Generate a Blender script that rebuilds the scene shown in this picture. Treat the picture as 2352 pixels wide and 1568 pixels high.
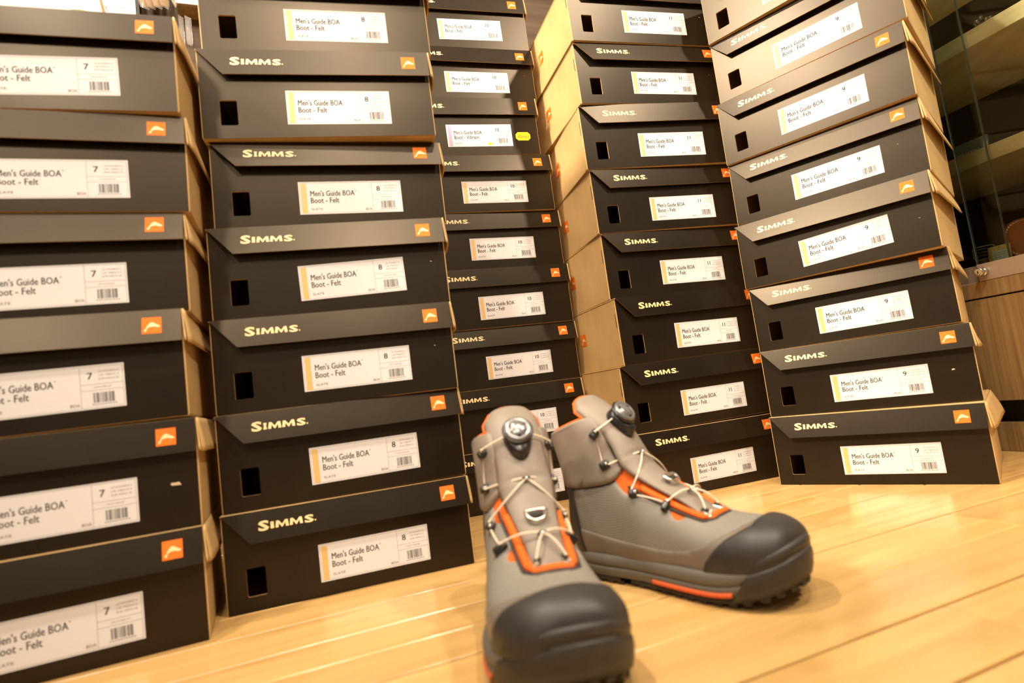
import bpy, bmesh, math, random
from mathutils import Vector, Matrix
random.seed(7)
S = bpy.context.scene
C = S.collection
for o in list(bpy.data.objects): bpy.data.objects.remove(o)

# ---------------------------------------------------------------- camera
cam_d = bpy.data.cameras.new('camera'); cam = bpy.data.objects.new('camera', cam_d); C.objects.link(cam)
S.camera = cam
CZ, PITCH, ROLL, FPX = 0.2534, 0.0958, -0.1296, 1338.6
cp, sp, cr, sr = math.cos(PITCH), math.sin(PITCH), math.cos(ROLL), math.sin(ROLL)
fw = Vector((0, cp, sp)); up0 = Vector((0, -sp, cp)); rt0 = Vector((1, 0, 0))
rt = cr*rt0 + sr*up0; up = -sr*rt0 + cr*up0
cam.matrix_world = Matrix(((rt.x, up.x, -fw.x, 0), (rt.y, up.y, -fw.y, 0), (rt.z, up.z, -fw.z, CZ), (0, 0, 0, 1)))
cam_d.sensor_width = 36; cam_d.lens = FPX/2352*36
cam_d.clip_start = 0.02
cam_d.dof.use_dof = True; cam_d.dof.focus_distance = 1.38; cam_d.dof.aperture_fstop = 3.2

# ---------------------------------------------------------------- world, lamps, exposure
W = bpy.data.worlds.new('world'); S.world = W; W.use_nodes = True
W.node_tree.nodes['Background'].inputs[0].default_value = (1.0, .82, .62, 1)
W.node_tree.nodes['Background'].inputs[1].default_value = 0.16
def lamp(name, loc, aim, power, size=.06, ang=110, blend=.6, col=(1, .84, .66)):
    d = bpy.data.lights.new(name, 'SPOT'); d.energy = power; d.shadow_soft_size = size
    d.spot_size = math.radians(ang); d.spot_blend = blend; d.color = col
    o = bpy.data.objects.new(name, d); C.objects.link(o); o.location = loc
    o.rotation_euler = (Vector(aim)-Vector(loc)).to_track_quat('-Z', 'Y').to_euler()
    return o
lamp('spotlight', (-0.85, -0.45, 2.45), (-0.35, 1.00, .7), 26, .035, 85)
lamp('spotlight', (0.10, -0.15, 2.45), (-0.05, 1.10, .6), 28, .035, 100)
lamp('spotlight', (-0.55, 0.60, 2.45), (0.35, 1.25, 1.0), 78, .035, 90)
lamp('spotlight', (1.55, -0.20, 2.45), (0.4, 1.2, .6), 90, .06, 80)  # added lamp, lifts the fourth stack's fronts and the floor
lamp('spotlight', (0.60, 0.10, 2.45), (0.5, .5, 0), 42, .04, 62)  # added lamp pointing down to brighten the floor
lamp('spotlight', (-2.00, -0.30, 2.45), (0.60, 1.25, .90), 390, .22, 38)
lamp('spotlight', (0.35, -1.30, 2.45), (-0.1, 1.1, 1.1), 105, .22, 50)
lamp('spotlight', (-0.78, -2.10, 2.45), (-0.5, .8, 1.0), 90, .22, 40)
lamp('spotlight', (-0.775, 0.88, 2.45), (-.95, 1.32, 1.25), 20, .05, 50)
S.view_settings.view_transform = 'Standard'; S.view_settings.look = 'None'
S.view_settings.gamma = 1; S.view_settings.use_curve_mapping = False
S.view_settings.exposure = 1.05

# ---------------------------------------------------------------- materials
def mat(name, col, rough=.6, metal=0, spec=.5, **kw):
    m = bpy.data.materials.new(name); m.use_nodes = True
    b = m.node_tree.nodes['Principled BSDF']
    b.inputs['Base Color'].default_value = (*col, 1); b.inputs['Roughness'].default_value = rough
    b.inputs['Metallic'].default_value = metal; b.inputs['Specular IOR Level'].default_value = spec
    for k, v in kw.items(): b.inputs[k].default_value = v
    return m
def nodes(m): return m.node_tree.nodes, m.node_tree.links, m.node_tree.nodes['Principled BSDF']
def noise_col(m, c1, c2, scale=(8, 8, 8), detail=4, bump=0, bscale=200, bdist=.0004, lo=.35, hi=.65, rnd=0):
    N, L, b = nodes(m)
    tc = N.new('ShaderNodeTexCoord'); mp = N.new('ShaderNodeMapping'); mp.inputs['Scale'].default_value = scale
    L.new(tc.outputs['Object'], mp.inputs[0])
    if rnd:
        oi = N.new('ShaderNodeObjectInfo'); ml = N.new('ShaderNodeMath'); ml.operation = 'MULTIPLY'; ml.inputs[1].default_value = 37
        L.new(oi.outputs['Random'], ml.inputs[0]); cx = N.new('ShaderNodeCombineXYZ'); L.new(ml.outputs[0], cx.inputs[0]); L.new(ml.outputs[0], cx.inputs[2])
        L.new(cx.outputs[0], mp.inputs['Location'])
    nz = N.new('ShaderNodeTexNoise'); nz.inputs['Scale'].default_value = 1; nz.inputs['Detail'].default_value = detail
    L.new(mp.outputs[0], nz.inputs['Vector'])
    r = N.new('ShaderNodeValToRGB'); r.color_ramp.elements[0].position = lo; r.color_ramp.elements[1].position = hi
    r.color_ramp.elements[0].color = (*c1, 1); r.color_ramp.elements[1].color = (*c2, 1)
    L.new(nz.outputs[0], r.inputs[0]); L.new(r.outputs[0], b.inputs['Base Color'])
    if bump:
        n2 = N.new('ShaderNodeTexNoise'); n2.inputs['Scale'].default_value = bscale; n2.inputs['Detail'].default_value = 3
        L.new(tc.outputs['Object'], n2.inputs['Vector'])
        bp = N.new('ShaderNodeBump'); bp.inputs['Strength'].default_value = bump; bp.inputs['Distance'].default_value = bdist
        L.new(n2.outputs[0], bp.inputs['Height']); L.new(bp.outputs[0], b.inputs['Normal'])
    return r
kraft = mat('kraft_card', (.50, .30, .12), .62, spec=.35); noise_col(kraft, (.46, .30, .12), (.56, .375, .16), (9, 9, 9), 6, .25, 420, .0003)
kraft_in = mat('kraft_card_edge', (.42, .235, .09), .8)
board = mat('dark_printed_card', (.03, .027, .024), .34, spec=.44); board.node_tree.nodes['Principled BSDF'].inputs['Specular Tint'].default_value = (1, .82, .60, 1); noise_col(board, (.0062, .0043, .0024), (.0092, .0064, .0037), (14, 14, 14), 5, .09, 420, .0003)
paper = mat('white_label_paper', (.64, .63, .64), .65, spec=.2)
ink = mat('grey_ink', (.040, .036, .032), .8, spec=.15)
lightink = mat('light_grey_ink', (.22, .20, .18), .8, spec=.15)
goldbar = mat('gold_print', (.64, .42, .16), .5)
mauvebar = mat('mauve_print', (.42, .27, .40), .5)
orange = mat('orange_print', (.74, .155, .013), .65, spec=.2)
cream = mat('cream_print', (.80, .58, .29), .5)
yellow = mat('yellow_sticker', (.62, .47, .02), .5, spec=.2)
ydark = mat('yellow_sticker_print', (.34, .26, .02), .5)
black = mat('black_void', (.004, .004, .004), .9, spec=.1)
chip = mat('exposed_card_fibre', (.55, .42, .3), .9)

# ---------------------------------------------------------------- mesh helpers
def link(name, me, m=None, parent=None, loc=None):
    o = bpy.data.objects.new(name, me); C.objects.link(o)
    if m is not None:
        for q in (m if isinstance(m, (list, tuple)) else [m]): me.materials.append(q)
    if parent: o.parent = parent
    if loc: o.location = loc
    return o
def mesh(name, V, F, mi=None, smooth=False):
    me = bpy.data.meshes.new(name); me.from_pydata([tuple(v) for v in V], [], F)
    if mi: me.polygons.foreach_set('material_index', mi)
    if smooth: me.polygons.foreach_set('use_smooth', [True]*len(me.polygons))
    me.update(); return me
def from_bm(bm, name, smooth=False):
    me = bpy.data.meshes.new(name); bmesh.ops.recalc_face_normals(bm, faces=bm.faces[:]); bm.to_mesh(me); bm.free()
    if smooth: me.polygons.foreach_set('use_smooth', [True]*len(me.polygons))
    return me
def bm_box(bm, lo, hi, bev=0, mi=0, seg=1, mtx=None):
    x0, y0, z0 = lo; x1, y1, z1 = hi
    vs = [bm.verts.new(p) for p in ((x0,y0,z0),(x1,y0,z0),(x1,y1,z0),(x0,y1,z0),(x0,y0,z1),(x1,y0,z1),(x1,y1,z1),(x0,y1,z1))]
    fs = [bm.faces.new([vs[i] for i in q]) for q in ((0,3,2,1),(4,5,6,7),(0,1,5,4),(1,2,6,5),(2,3,7,6),(3,0,4,7))]
    for f in fs: f.material_index = mi
    if bev:
        es = list({e for f in fs for e in f.edges})
        r = bmesh.ops.bevel(bm, geom=es, offset=bev, segments=seg, affect='EDGES', profile=.5)
        for f in r['faces']: f.material_index = mi
    if mtx is not None:
        pass
    return vs
def box_me(name, lo, hi, bev=0, seg=1):
    bm = bmesh.new(); bm_box(bm, lo, hi, bev, 0, seg); return from_bm(bm, name)
def extrude_poly(name, pts, y0, y1, holes=(), side_mi=1, bev=0):
    """flat shape in the xz plane (list of (x,z)), with holes, given thickness from y0 (front) to y1; side faces take material side_mi"""
    bm = bmesh.new(); edges = []
    for loop in [pts, *holes]:
        vs = [bm.verts.new((x, y0, z)) for x, z in loop]
        for i in range(len(vs)): edges.append(bm.edges.new((vs[i], vs[(i+1) % len(vs)])))
    bmesh.ops.triangle_fill(bm, edges=edges, use_beauty=True, use_dissolve=False)
    front = bm.faces[:]
    r = bmesh.ops.extrude_face_region(bm, geom=front)
    for v in [g for g in r['geom'] if isinstance(g, bmesh.types.BMVert)]: v.co.y = y1
    bmesh.ops.recalc_face_normals(bm, faces=bm.faces[:])
    for f in bm.faces: f.material_index = 0 if abs(f.normal.y) > .7 else side_mi
    return from_bm(bm, name)
def flat_poly(pts, y):
    return [(x, y, z) for x, z in pts]
def rrect(x0, z0, x1, z1, r, n=4):
    P = []
    for cx, cz, a0 in ((x1-r, z1-r, 0), (x0+r, z1-r, 90), (x0+r, z0+r, 180), (x1-r, z0+r, 270)):
        for i in range(n+1):
            a = math.radians(a0+90*i/n); P.append((cx+r*math.cos(a), cz+r*math.sin(a)))
    return P
def tag(o, label, cat, group=None):
    o['label'] = label; o['category'] = cat
    if group: o['group'] = group
    return o
def struct(o): o['kind'] = 'structure'; return o
def empty(name, loc=(0, 0, 0), rot=None, mode='XYZ'):
    o = bpy.data.objects.new(name, None); C.objects.link(o); o.location = loc; o.empty_display_size = .05
    o.rotation_mode = mode
    if rot: o.rotation_euler = rot
    return o
# text as flat triangles
_dg = None
def text_tris(s, x0, zc, w, h, bold=0.0, mode='fit'):
    """text mesh fitted into width w and cap-to-base height h, left at x0, vertical centre zc; returns V (x,z), F"""
    cu = bpy.data.curves.new('t', 'FONT'); cu.body = s; cu.size = 1; cu.offset = bold; cu.resolution_u = 2; cu.fill_mode = 'FRONT'
    o = bpy.data.objects.new('t', cu); C.objects.link(o)
    dg = bpy.context.evaluated_depsgraph_get(); dg.update()
    me = bpy.data.meshes.new_from_object(o.evaluated_get(dg))
    V = [(v.co.x, v.co.y) for v in me.vertices]; F = [tuple(p.vertices) for p in me.polygons]
    bpy.data.objects.remove(o); bpy.data.curves.remove(cu); bpy.data.meshes.remove(me)
    xs = [v[0] for v in V]; a, b = min(xs), max(xs)
    cap = .70
    return [(x0+(x-a)/(b-a)*w, zc-h/2+y/cap*h) for x, y in V], F
class Flat:
    """collects flat coloured shapes lying in an xz plane"""
    def __init__(s): s.V = []; s.F = []; s.M = []
    def add(s, V, F, y, mi):
        n = len(s.V); s.V += [(x, y, z) for x, z in V]; s.F += [tuple(i+n for i in f) for f in F]; s.M += [mi]*len(F)
    def rect(s, x0, z0, x1, z1, y, mi): s.add([(x0, z0), (x1, z0), (x1, z1), (x0, z1)], [(0, 1, 2, 3)], y, mi)
    def build(s, name): return mesh(name, s.V, s.F, s.M)

# ================================================================= ROOM
AU = math.radians(21.5); U = Vector((math.cos(AU), math.sin(AU), 0)); Vv = Vector((-math.sin(AU), math.cos(AU), 0))
def uv(u, v, z=0): return U*u + Vv*v + Vector((0, 0, z))
RM = Matrix.Rotation(AU, 4, 'Z')
wood = mat('oak_floor_board', (.6, .38, .13), .30, spec=.5)
N, L, b = nodes(wood)
tc = N.new('ShaderNodeTexCoord'); oi = N.new('ShaderNodeObjectInfo')
ml = N.new('ShaderNodeMath'); ml.operation = 'MULTIPLY'; ml.inputs[1].default_value = 53; L.new(oi.outputs['Random'], ml.inputs[0])
cx = N.new('ShaderNodeCombineXYZ'); L.new(ml.outputs[0], cx.inputs[0]); L.new(ml.outputs[0], cx.inputs[1])
def nz(scale3, detail, dist=0):
    mp = N.new('ShaderNodeMapping'); mp.inputs['Scale'].default_value = scale3; L.new(tc.outputs['Object'], mp.inputs[0]); L.new(cx.outputs[0], mp.inputs['Location'])
    n = N.new('ShaderNodeTexNoise'); n.inputs['Scale'].default_value = 1; n.inputs['Detail'].default_value = detail; n.inputs['Distortion'].default_value = dist
    L.new(mp.outputs[0], n.inputs['Vector']); return n
n1 = nz((2.2, 34, 5), 4, .9); n2 = nz((4, 12, 4), 3, .8); n3 = nz((60, 900, 60), 2)
r1 = N.new('ShaderNodeValToRGB'); e = r1.color_ramp.elements
e[0].position = .25; e[0].color = (.50, .305, .105, 1); e[1].position = .75; e[1].color = (.66, .42, .160, 1)
L.new(n1.outputs[0], r1.inputs[0])
r2 = N.new('ShaderNodeValToRGB'); e = r2.color_ramp.elements
e[0].position = .27; e[0].color = (.74, .70, .62, 1); e[1].position = .45; e[1].color = (1, 1, 1, 1)
L.new(n2.outputs[0], r2.inputs[0])
mx = N.new('ShaderNodeMix'); mx.data_type = 'RGBA'; mx.blend_type = 'MULTIPLY'; mx.inputs[0].default_value = .75
L.new(r1.outputs[0], mx.inputs[6]); L.new(r2.outputs[0], mx.inputs[7])
mr = N.new('ShaderNodeMapRange'); mr.inputs[3].default_value = .90; mr.inputs[4].default_value = 1.10; L.new(oi.outputs['Random'], mr.inputs[0])
hv = N.new('ShaderNodeHueSaturation'); L.new(mr.outputs[0], hv.inputs['Value']); L.new(mx.outputs[2], hv.inputs['Color'])
L.new(hv.outputs[0], b.inputs['Base Color'])
rr = N.new('ShaderNodeMapRange'); rr.inputs[3].default_value = .13; rr.inputs[4].default_value = .26; L.new(n2.outputs[0], rr.inputs[0]); L.new(rr.outputs[0], b.inputs['Roughness'])
bp = N.new('ShaderNodeBump'); bp.inputs['Strength'].default_value = .12; bp.inputs['Distance'].default_value = .0006; L.new(n3.outputs[0], bp.inputs['Height']); L.new(bp.outputs[0], b.inputs['Normal'])
seam = mat('pale_seam_strip', (.62, .50, .36), .5)
sub = mat('dark_subfloor', (.10, .055, .02), .8)

fl = link('floor', box_me('floor', (-3.2, -3.2, -.03), (2.6, 1.72, -.012)), sub); fl.matrix_world = RM; struct(fl)
edges = [-3.2, -3.0, -2.8, -2.6, -2.4, -2.2, -2.0, -1.8, -1.6, -1.4, -1.25, -1.10, -.95, -.80, -.65, -.50, -.35, -.20, -.06, .085, .20, .322, .413, .513, .61, .684, .757, .85, .945, 1.04, 1.14, 1.24, 1.34, 1.44, 1.54, 1.72]
wide = {.322, .413, .61, .757, .85, .945}
rng = random.Random(3)
for i in range(len(edges)-1):
    v0, v1 = edges[i], edges[i+1]
    g0 = .0017 if v0 in wide else .0004; g1 = .0017 if v1 in wide else .0004
    cut = -3.2
    while cut < 2.6:
        ln = rng.uniform(1.5, 2.4); nxt = cut+ln
        if 2.6-nxt < .5: nxt = 2.6
        # keep board ends out of the clear foreground
        bmx = bmesh.new(); bm_box(bmx, (cut+.0004, v0+g0, -.012), (nxt-.0004, v1-g1, 0), .0009)
        o = link('floor_board', from_bm(bmx, 'floor_board'), wood, fl)
        cut = nxt
# pale line that the photograph shows along two joints
for v in (.757, .852):
    link('joint_strip', box_me('joint_strip', (-1.2, v-.0010, -.004), (.22, v+.0010, -.0006)), seam, fl)
wallm = mat('dark_brown_panelling', (.10, .06, .035), .7); noise_col(wallm, (.07, .042, .024), (.12, .075, .044), (3, 3, 40), 4)
wb = link('wall_back', box_me('wall_back', (-3.2, 1.72, 0), (2.6, 1.80, 2.6)), wallm); wb.matrix_world = RM; struct(wb)
wr = link('wall_right', box_me('wall_right', (2.0, -3.2, 0), (2.08, 1.72, 2.6)), wallm); wr.matrix_world = RM; struct(wr)
ceilm = mat('off_white_ceiling', (.7, .66, .58), .9)
ce = link('ceiling', box_me('ceiling', (-3.2, -3.2, 2.6), (2.6, 1.8, 2.68)), ceilm); ce.matrix_world = RM; struct(ce)

# ================================================================= BOOT BOXES
BW, BH, BD = .36, .1406, .30
BOX = {(1,0):(-0.757,0.6202,0,0.4207,0.0001,0.0026),(1,1):(-0.7611,0.631,0.144,0.3978,-0.0006,0.0065),(1,2):(-0.772,0.6422,0.285,0.3637,-0.001,-0.0014),(1,3):(-0.7712,0.6632,0.4287,0.3533,-0.0053,0.0012),(1,4):(-0.7586,0.6593,0.5703,0.3529,-0.0066,0.0112),(1,5):(-0.7622,0.664,0.7068,0.3026,-0.0082,0.0047),
(2,0):(-0.4456,0.8469,0,0.3279,0.0003,0.0009),(2,1):(-0.4457,0.8546,0.1398,0.2979,0.0039,-0.003),(2,2):(-0.4449,0.8575,0.282,0.2518,-0.0002,0.0023),(2,3):(-0.4425,0.8645,0.4241,0.2371,-0.0047,0.0052),(2,4):(-0.4316,0.8714,0.5675,0.2754,-0.0077,0.008),(2,5):(-0.432,0.8579,0.7075,0.2455,-0.0032,-0.0001),(2,6):(-0.4234,0.8612,0.8541,0.2616,0.0067,-0.0057),
(3,0):(-0.2005,1.329,0,0.27,0,0),(3,1):(-0.1947,1.3296,0.1393,0.2743,0.0003,0.0004),(3,2):(-0.1879,1.3384,0.2819,0.294,0.001,-0.0007),(3,3):(-0.187,1.3293,0.4232,0.2917,0.0018,-0.0007),(3,4):(-0.1889,1.3277,0.5669,0.3074,0.0013,-0.0022),(3,5):(-0.1956,1.3189,0.7052,0.2862,-0.0001,-0.0015),(3,6):(-0.2142,1.3108,0.8459,0.277,0.0011,-0.0016),(3,7):(-0.2018,1.3206,0.9903,0.3024,-0.0047,-0.0032),(3,8):(-0.2046,1.3231,1.1287,0.2884,-0.005,-0.0051),
(4,0):(0.2219,1.2454,0,0.2994,0.0001,-0.0013),(4,1):(0.2221,1.2501,0.1427,0.2825,0.0039,-0.012),(4,2):(0.2318,1.2462,0.2894,0.2859,0.0021,-0.0125),(4,3):(0.2249,1.2621,0.4373,0.2755,0.001,-0.0046),(4,4):(0.2211,1.2574,0.5848,0.2421,0,-0.0091),(4,5):(0.2151,1.2495,0.73,0.214,0.0005,-0.0071),(4,6):(0.2216,1.2383,0.8777,0.2727,-0.0035,-0.0085),(4,7):(0.2205,1.2272,1.0199,0.2788,0.0021,-0.0038),
(5,0):(0.5225,1.2581,0,-0.7024,-0.0001,0.0006),(5,1):(0.5292,1.2647,0.1417,-0.6492,-0.0009,-0.0005),(5,2):(0.5407,1.2928,0.2819,-0.6949,-0.0026,-0.0071),(5,3):(0.5316,1.2883,0.4239,-0.7571,-0.0062,-0.0007),(5,4):(0.5377,1.2861,0.567,-0.7583,-0.0029,0.0069),(5,5):(0.5312,1.2752,0.7067,-0.7663,-0.0019,0.0018),(5,6):(0.5368,1.2672,0.8481,-0.7655,-0.002,-0.0057),(5,7):(0.5299,1.2586,0.9856,-0.7946,0.0015,-0.0043)}
LAB = {(1,0):(0.2093,0.0482,0.0086),(1,1):(0.2096,0.0457,0.0067),(1,2):(0.2089,0.0483,0.0111),(1,3):(0.2072,0.043,0.0123),(1,4):(0.2078,0.0463,0.0158),(1,5):(0.2085,0.0473,0.0228),
(2,0):(0.2088,0.0483,0.0027),(2,1):(0.2066,0.0499,0.0064),(2,2):(0.207,0.0488,0.0043),(2,3):(0.2097,0.0505,0.0294),(2,4):(0.2081,0.0476,0.0015),(2,5):(0.2081,0.0485,-0.0056),(2,6):(0.2085,0.0475,0.0001),
(3,1):(0.2079,0.0509,0.0015),(3,2):(0.2088,0.0484,0.0072),(3,3):(0.2077,0.0482,0.0077),(3,4):(0.2065,0.0492,-0.005),(3,5):(0.211,0.0484,-0.0048),(3,6):(0.2094,0.0483,0.0067),(3,7):(0.2095,0.0504,0.0076),(3,8):(0.2103,0.0502,0.0114),
(4,0):(0.2153,0.0495,0.0082),(4,1):(0.2175,0.0494,-0.0058),(4,2):(0.216,0.0498,-0.0164),(4,3):(0.2163,0.0507,-0.003),(4,4):(0.2149,0.0486,-0.0059),(4,5):(0.2136,0.0497,-0.0134),(4,6):(0.2153,0.0512,-0.0075),(4,7):(0.2131,0.0522,0.005),
(5,0):(0.2065,0.0476,0.0061),(5,1):(0.2072,0.0477,0.0063),(5,2):(0.2074,0.0474,0.0056),(5,3):(0.2065,0.0509,0.0434),(5,4):(0.2081,0.0493,0.0094),(5,5):(0.2056,0.0481,0.0014),(5,6):(0.2085,0.0465,0.0037),(5,7):(0.2085,0.0478,0.004)}
LAB[(3, 0)] = (.208, .049, .003)
OPEN = {1: .009, 2: .008, 3: .006, 4: .006, 5: .011}   # how far the front flap stands off at its lower edge
T = .0028
# body: bottom, back and two sides (kraft), front panel separate
def body_me():
    bm = bmesh.new(); h = BH-.0022
    bm_box(bm, (0, T, 0), (BW, BD, T), .0006)
    bm_box(bm, (0, 0.0006, 0), (T, BD, h), .0007); bm_box(bm, (BW-T, .0006, 0), (BW, BD, h), .0007)
    bm_box(bm, (T, BD-T, T), (BW-T, BD, h), 0)
    # fold-over roll at the front corners of the side walls
    bm_box(bm, (-.0006, .0008, .002), (.0012, .0125, h-.001), .0005); bm_box(bm, (BW-.0012, .0008, .002), (BW+.0006, .0125, h-.001), .0005)
    return from_bm(bm, 'body')
body_m = body_me(); body_m.materials.append(kraft)
hole = rrect(.0276, .0212, .0533, .0608, .0026)
front_m = extrude_poly('front_panel', rrect(.0009, .0009, BW-.0009, BH-.0024, .0012, 2), -.0003, .0026, [hole]); front_m.materials.append(board); front_m.materials.append(kraft_in)
slot_m = box_me('corner_slot', (-.0009, .0052, .0790), (.0004, .0068, .1085)); slot_m.materials.append(black)
slot_r = box_me('corner_slot', (BW-.0004, .0052, .0790), (BW+.0009, .0068, .1085)); slot_r.materials.append(kraft_in)
top_m = box_me('lid_top', (-.0008, -.0036, BH-.0022), (BW+.0008, BD+.001, BH-.0002), .0006); top_m.materials.append(kraft)
tab_m = box_me('side_tab', (0, 0, 0), (0.03, .0004, .03)); 
def flap_me(op, sag=0):
    """front flap: hinge line at the lid's front edge, slanting left end, lower edge standing off by op"""
    z1, z0 = BH-.0004, .0972
    top = [(0, z1), (.09, z1), (.18, z1), (.27, z1), (BW+.0004, z1)]
    n = 16; V = []; F = []
    def pt(x, z, out):
        t = (z1-z)/(z1-z0); bow = sag*math.sin(math.pi*min(1, max(0, x/BW)))*t
        return (x, -.0034-op*t-bow-out, z)
    rows = 6; cols = 24
    idx = {}
    for side in (0, 1):
        for r in range(rows+1):
            z = z1+(z0-z1)*r/rows; xl = .0379*r/rows
            for c in range(cols+1):
                x = xl+(BW+.0004-xl)*c/cols
                idx[side, r, c] = len(V); V.append(pt(x, z, .0017 if side == 0 else 0))
    MI = []
    for r in range(rows):
        for c in range(cols):
            F.append((idx[0,r,c], idx[0,r+1,c], idx[0,r+1,c+1], idx[0,r,c+1])); MI.append(0)
            F.append((idx[1,r,c], idx[1,r,c+1], idx[1,r+1,c+1], idx[1,r+1,c])); MI.append(1)
    for c in range(cols):
        F.append((idx[0,rows,c], idx[1,rows,c], idx[1,rows,c+1], idx[0,rows,c+1])); MI.append(1)
        F.append((idx[0,0,c], idx[0,0,c+1], idx[1,0,c+1], idx[1,0,c])); MI.append(1)
    for r in range(rows):
        F.append((idx[0,r,0], idx[1,r,0], idx[1,r+1,0], idx[0,r+1,0])); MI.append(1)
        F.append((idx[0,r,cols], idx[0,r+1,cols], idx[1,r+1,cols], idx[1,r,cols])); MI.append(1)
    me = mesh('front_flap', V, F, MI); me.materials.append(board); me.materials.append(kraft_in); return me
flap_at = lambda x, z, op, sag=0: -.0034-op*(BH-.0004-z)/(BH-.0004-.0972)-sag*math.sin(math.pi*x/BW)*(BH-.0004-z)/(BH-.0004-.0972)-.0017
def side_flap_me(fl0, fl1):
    """kraft flap hanging from the lid's right edge, flaring out by fl0 at the front and fl1 at the back, lower rear corner rounded"""
    V = []; F = []; rows, cols = 6, 14
    idx = {}
    for side in (0, 1):
        for r in range(rows+1):
            for c in range(cols+1):
                y = -.004+(BD-.004)*c/cols; s = c/cols
                drop = .0445*(1 if s < .90 else math.sqrt(max(0, 1-((s-.90)/.10)**2))*.45+.55)
                t = r/rows; z = BH-.0006-drop*t
                dt = t*drop/.0445; x = BW+.0014+(fl0*(1-s)+fl1*s)*dt+.0035*math.sin(dt*1.5)
                if c == 0: x -= .0022*t; y -= .001
                idx[side, r, c] = len(V); V.append((x+(.0018 if side == 0 else 0), y, z))
    for r in range(rows):
        for c in range(cols):
            F.append((idx[0,r,c], idx[0,r+1,c], idx[0,r+1,c+1], idx[0,r,c+1])); F.append((idx[1,r,c], idx[1,r,c+1], idx[1,r+1,c+1], idx[1,r+1,c]))
    for c in range(cols):
        F.append((idx[0,rows,c], idx[1,rows,c], idx[1,rows,c+1], idx[0,rows,c+1])); F.append((idx[0,0,c], idx[0,0,c+1], idx[1,0,c+1], idx[1,0,c]))
    for r in range(rows):
        F.append((idx[0,r,0], idx[1,r,0], idx[1,r+1,0], idx[0,r+1,0])); F.append((idx[0,r,cols], idx[0,r+1,cols], idx[1,r+1,cols], idx[1,r,cols]))
    me = mesh('side_flap', V, F, smooth=True)
    me.materials.append(kraft); return me
# little turned-in curl at the corner between front flap and side flap
def curl_me(op, fl0):
    bm = bmesh.new(); z1, z0 = BH-.002, .097; n = 8; pr = None
    for i in range(n+1):
        t = i/n; z = z1+(z0-z1)*t; ring = []
        for k in range(8):
            a = 2*math.pi*k/8
            ring.append(bm.verts.new((BW+.0012+(.0015+fl0*.5)*t+(.0009+.0007*t)*math.cos(a), -.0036-op*.55*t+(.0008+.0007*t)*math.sin(a), z)))
        if pr:
            for k in range(8): bm.faces.new((pr[k], pr[(k+1) % 8], ring[(k+1) % 8], ring[k]))
        pr = ring
    bm.faces.new(pr)
    me = from_bm(bm, 'corner_fold', True); me.materials.append(kraft); return me
FISH = [(.10,.22),(.17,.26),(.22,.36),(.30,.52),(.42,.66),(.50,.69),(.60,.66),(.72,.57),(.84,.50),(.93,.44),(.90,.38),(.80,.37),(.70,.40),(.60,.42),(.50,.42),(.40,.40),(.30,.35),(.26,.30),(.22,.16),(.15,.12)]
def fan(pts):   # triangulate a simple polygon
    bm = bmesh.new(); vs = [bm.verts.new((x, 0, z)) for x, z in pts]; bm.faces.new(vs)
    bmesh.ops.triangulate(bm, faces=bm.faces[:]); bm.verts.index_update()
    V = [(v.co.x, v.co.z) for v in bm.verts]; F = [tuple(v.index for v in f.verts) for f in bm.faces]; bm.free(); return V, F
FV, FF = fan(FISH)
def badge_mes(op):
    gx0, gz0, gx1, gz1 = .3154, .1084, .3379, .1301
    sh = lambda x, z, e: (x, flap_at(x, z, op)-e, z)
    sq = mesh('orange_square', [sh(gx0, gz0, .00035), sh(gx1, gz0, .00035), sh(gx1, gz1, .00035), sh(gx0, gz1, .00035)], [(0, 1, 2, 3)]); sq.materials.append(orange)
    fv = [(gx0+(gx1-gx0)*x, gz0+(gz1-gz0)*z) for x, z in FV]
    fi = mesh('leaping_fish', [sh(x, z, .0006) for x, z in fv], FF); fi.materials.append(cream)
    # wordmark: large S, smaller I M M S, flared serifless capitals
    V = []; F = []
    def put(s, x0, z0, w, h, bold):
        v, f = text_tris(s, x0, z0+h/2, w, h, bold); n = len(V)
        V.extend(v); F.extend([tuple(i+n for i in q) for q in f])
    def poly(pts):
        v, f = fan(pts); n = len(V); V.extend(v); F.extend([tuple(i+n for i in q) for q in f])
    zb = .1135
    put('S', .0493, zb-.0006, .0145, .0127, .035)
    h = .0093
    def I(x, w): poly([(x-.0004, zb), (x+w+.0004, zb), (x+w*.86, zb+h*.5), (x+w+.0003, zb+h), (x-.0003, zb+h), (x+w*.14, zb+h*.5)])
    def M(x, w):
        s = .0036
        poly([(x-.0009, zb), (x+s-.0004, zb), (x+s+.0002, zb+h*.62), (x+w/2-.0006, zb), (x+w/2+.0006, zb), (x+w-s-.0002, zb+h*.62), (x+w-s+.0004, zb), (x+w+.0009, zb),
              (x+w-.0004, zb+h), (x+w-s-.0002, zb+h), (x+w/2, zb+h*.42), (x+s+.0002, zb+h), (x+.0004, zb+h)])
    I(.0660, .0040); M(.0731, .0165); M(.0925, .0165); put('S', .1122, zb-.0003, .0128, .0097, .035)
    poly([(.1268, zb), (.1278, zb+.0004), (.1282, zb+.0013), (.1276, zb+.0021), (.1266, zb+.0021), (.1260, zb+.0013), (.1262, zb+.0004)])
    wd = mesh('brand_lettering', [sh(x, z, .0004) for x, z in V], F); wd.materials.append(cream)
    return sq, fi, wd
# side print on the left kraft wall
sv = [(.173, .062), (.203, .062), (.203, .090), (.173, .090)]
side_sq = mesh('side_orange_square', [(-.00035, y, z) for y, z in sv], [(0, 3, 2, 1)]); side_sq.materials.append(orange)
side_fi = mesh('side_leaping_fish', [(-.0006, .203-.03*x, .062+.028*z) for x, z in FV], FF); side_fi.materials.append(cream)
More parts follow.
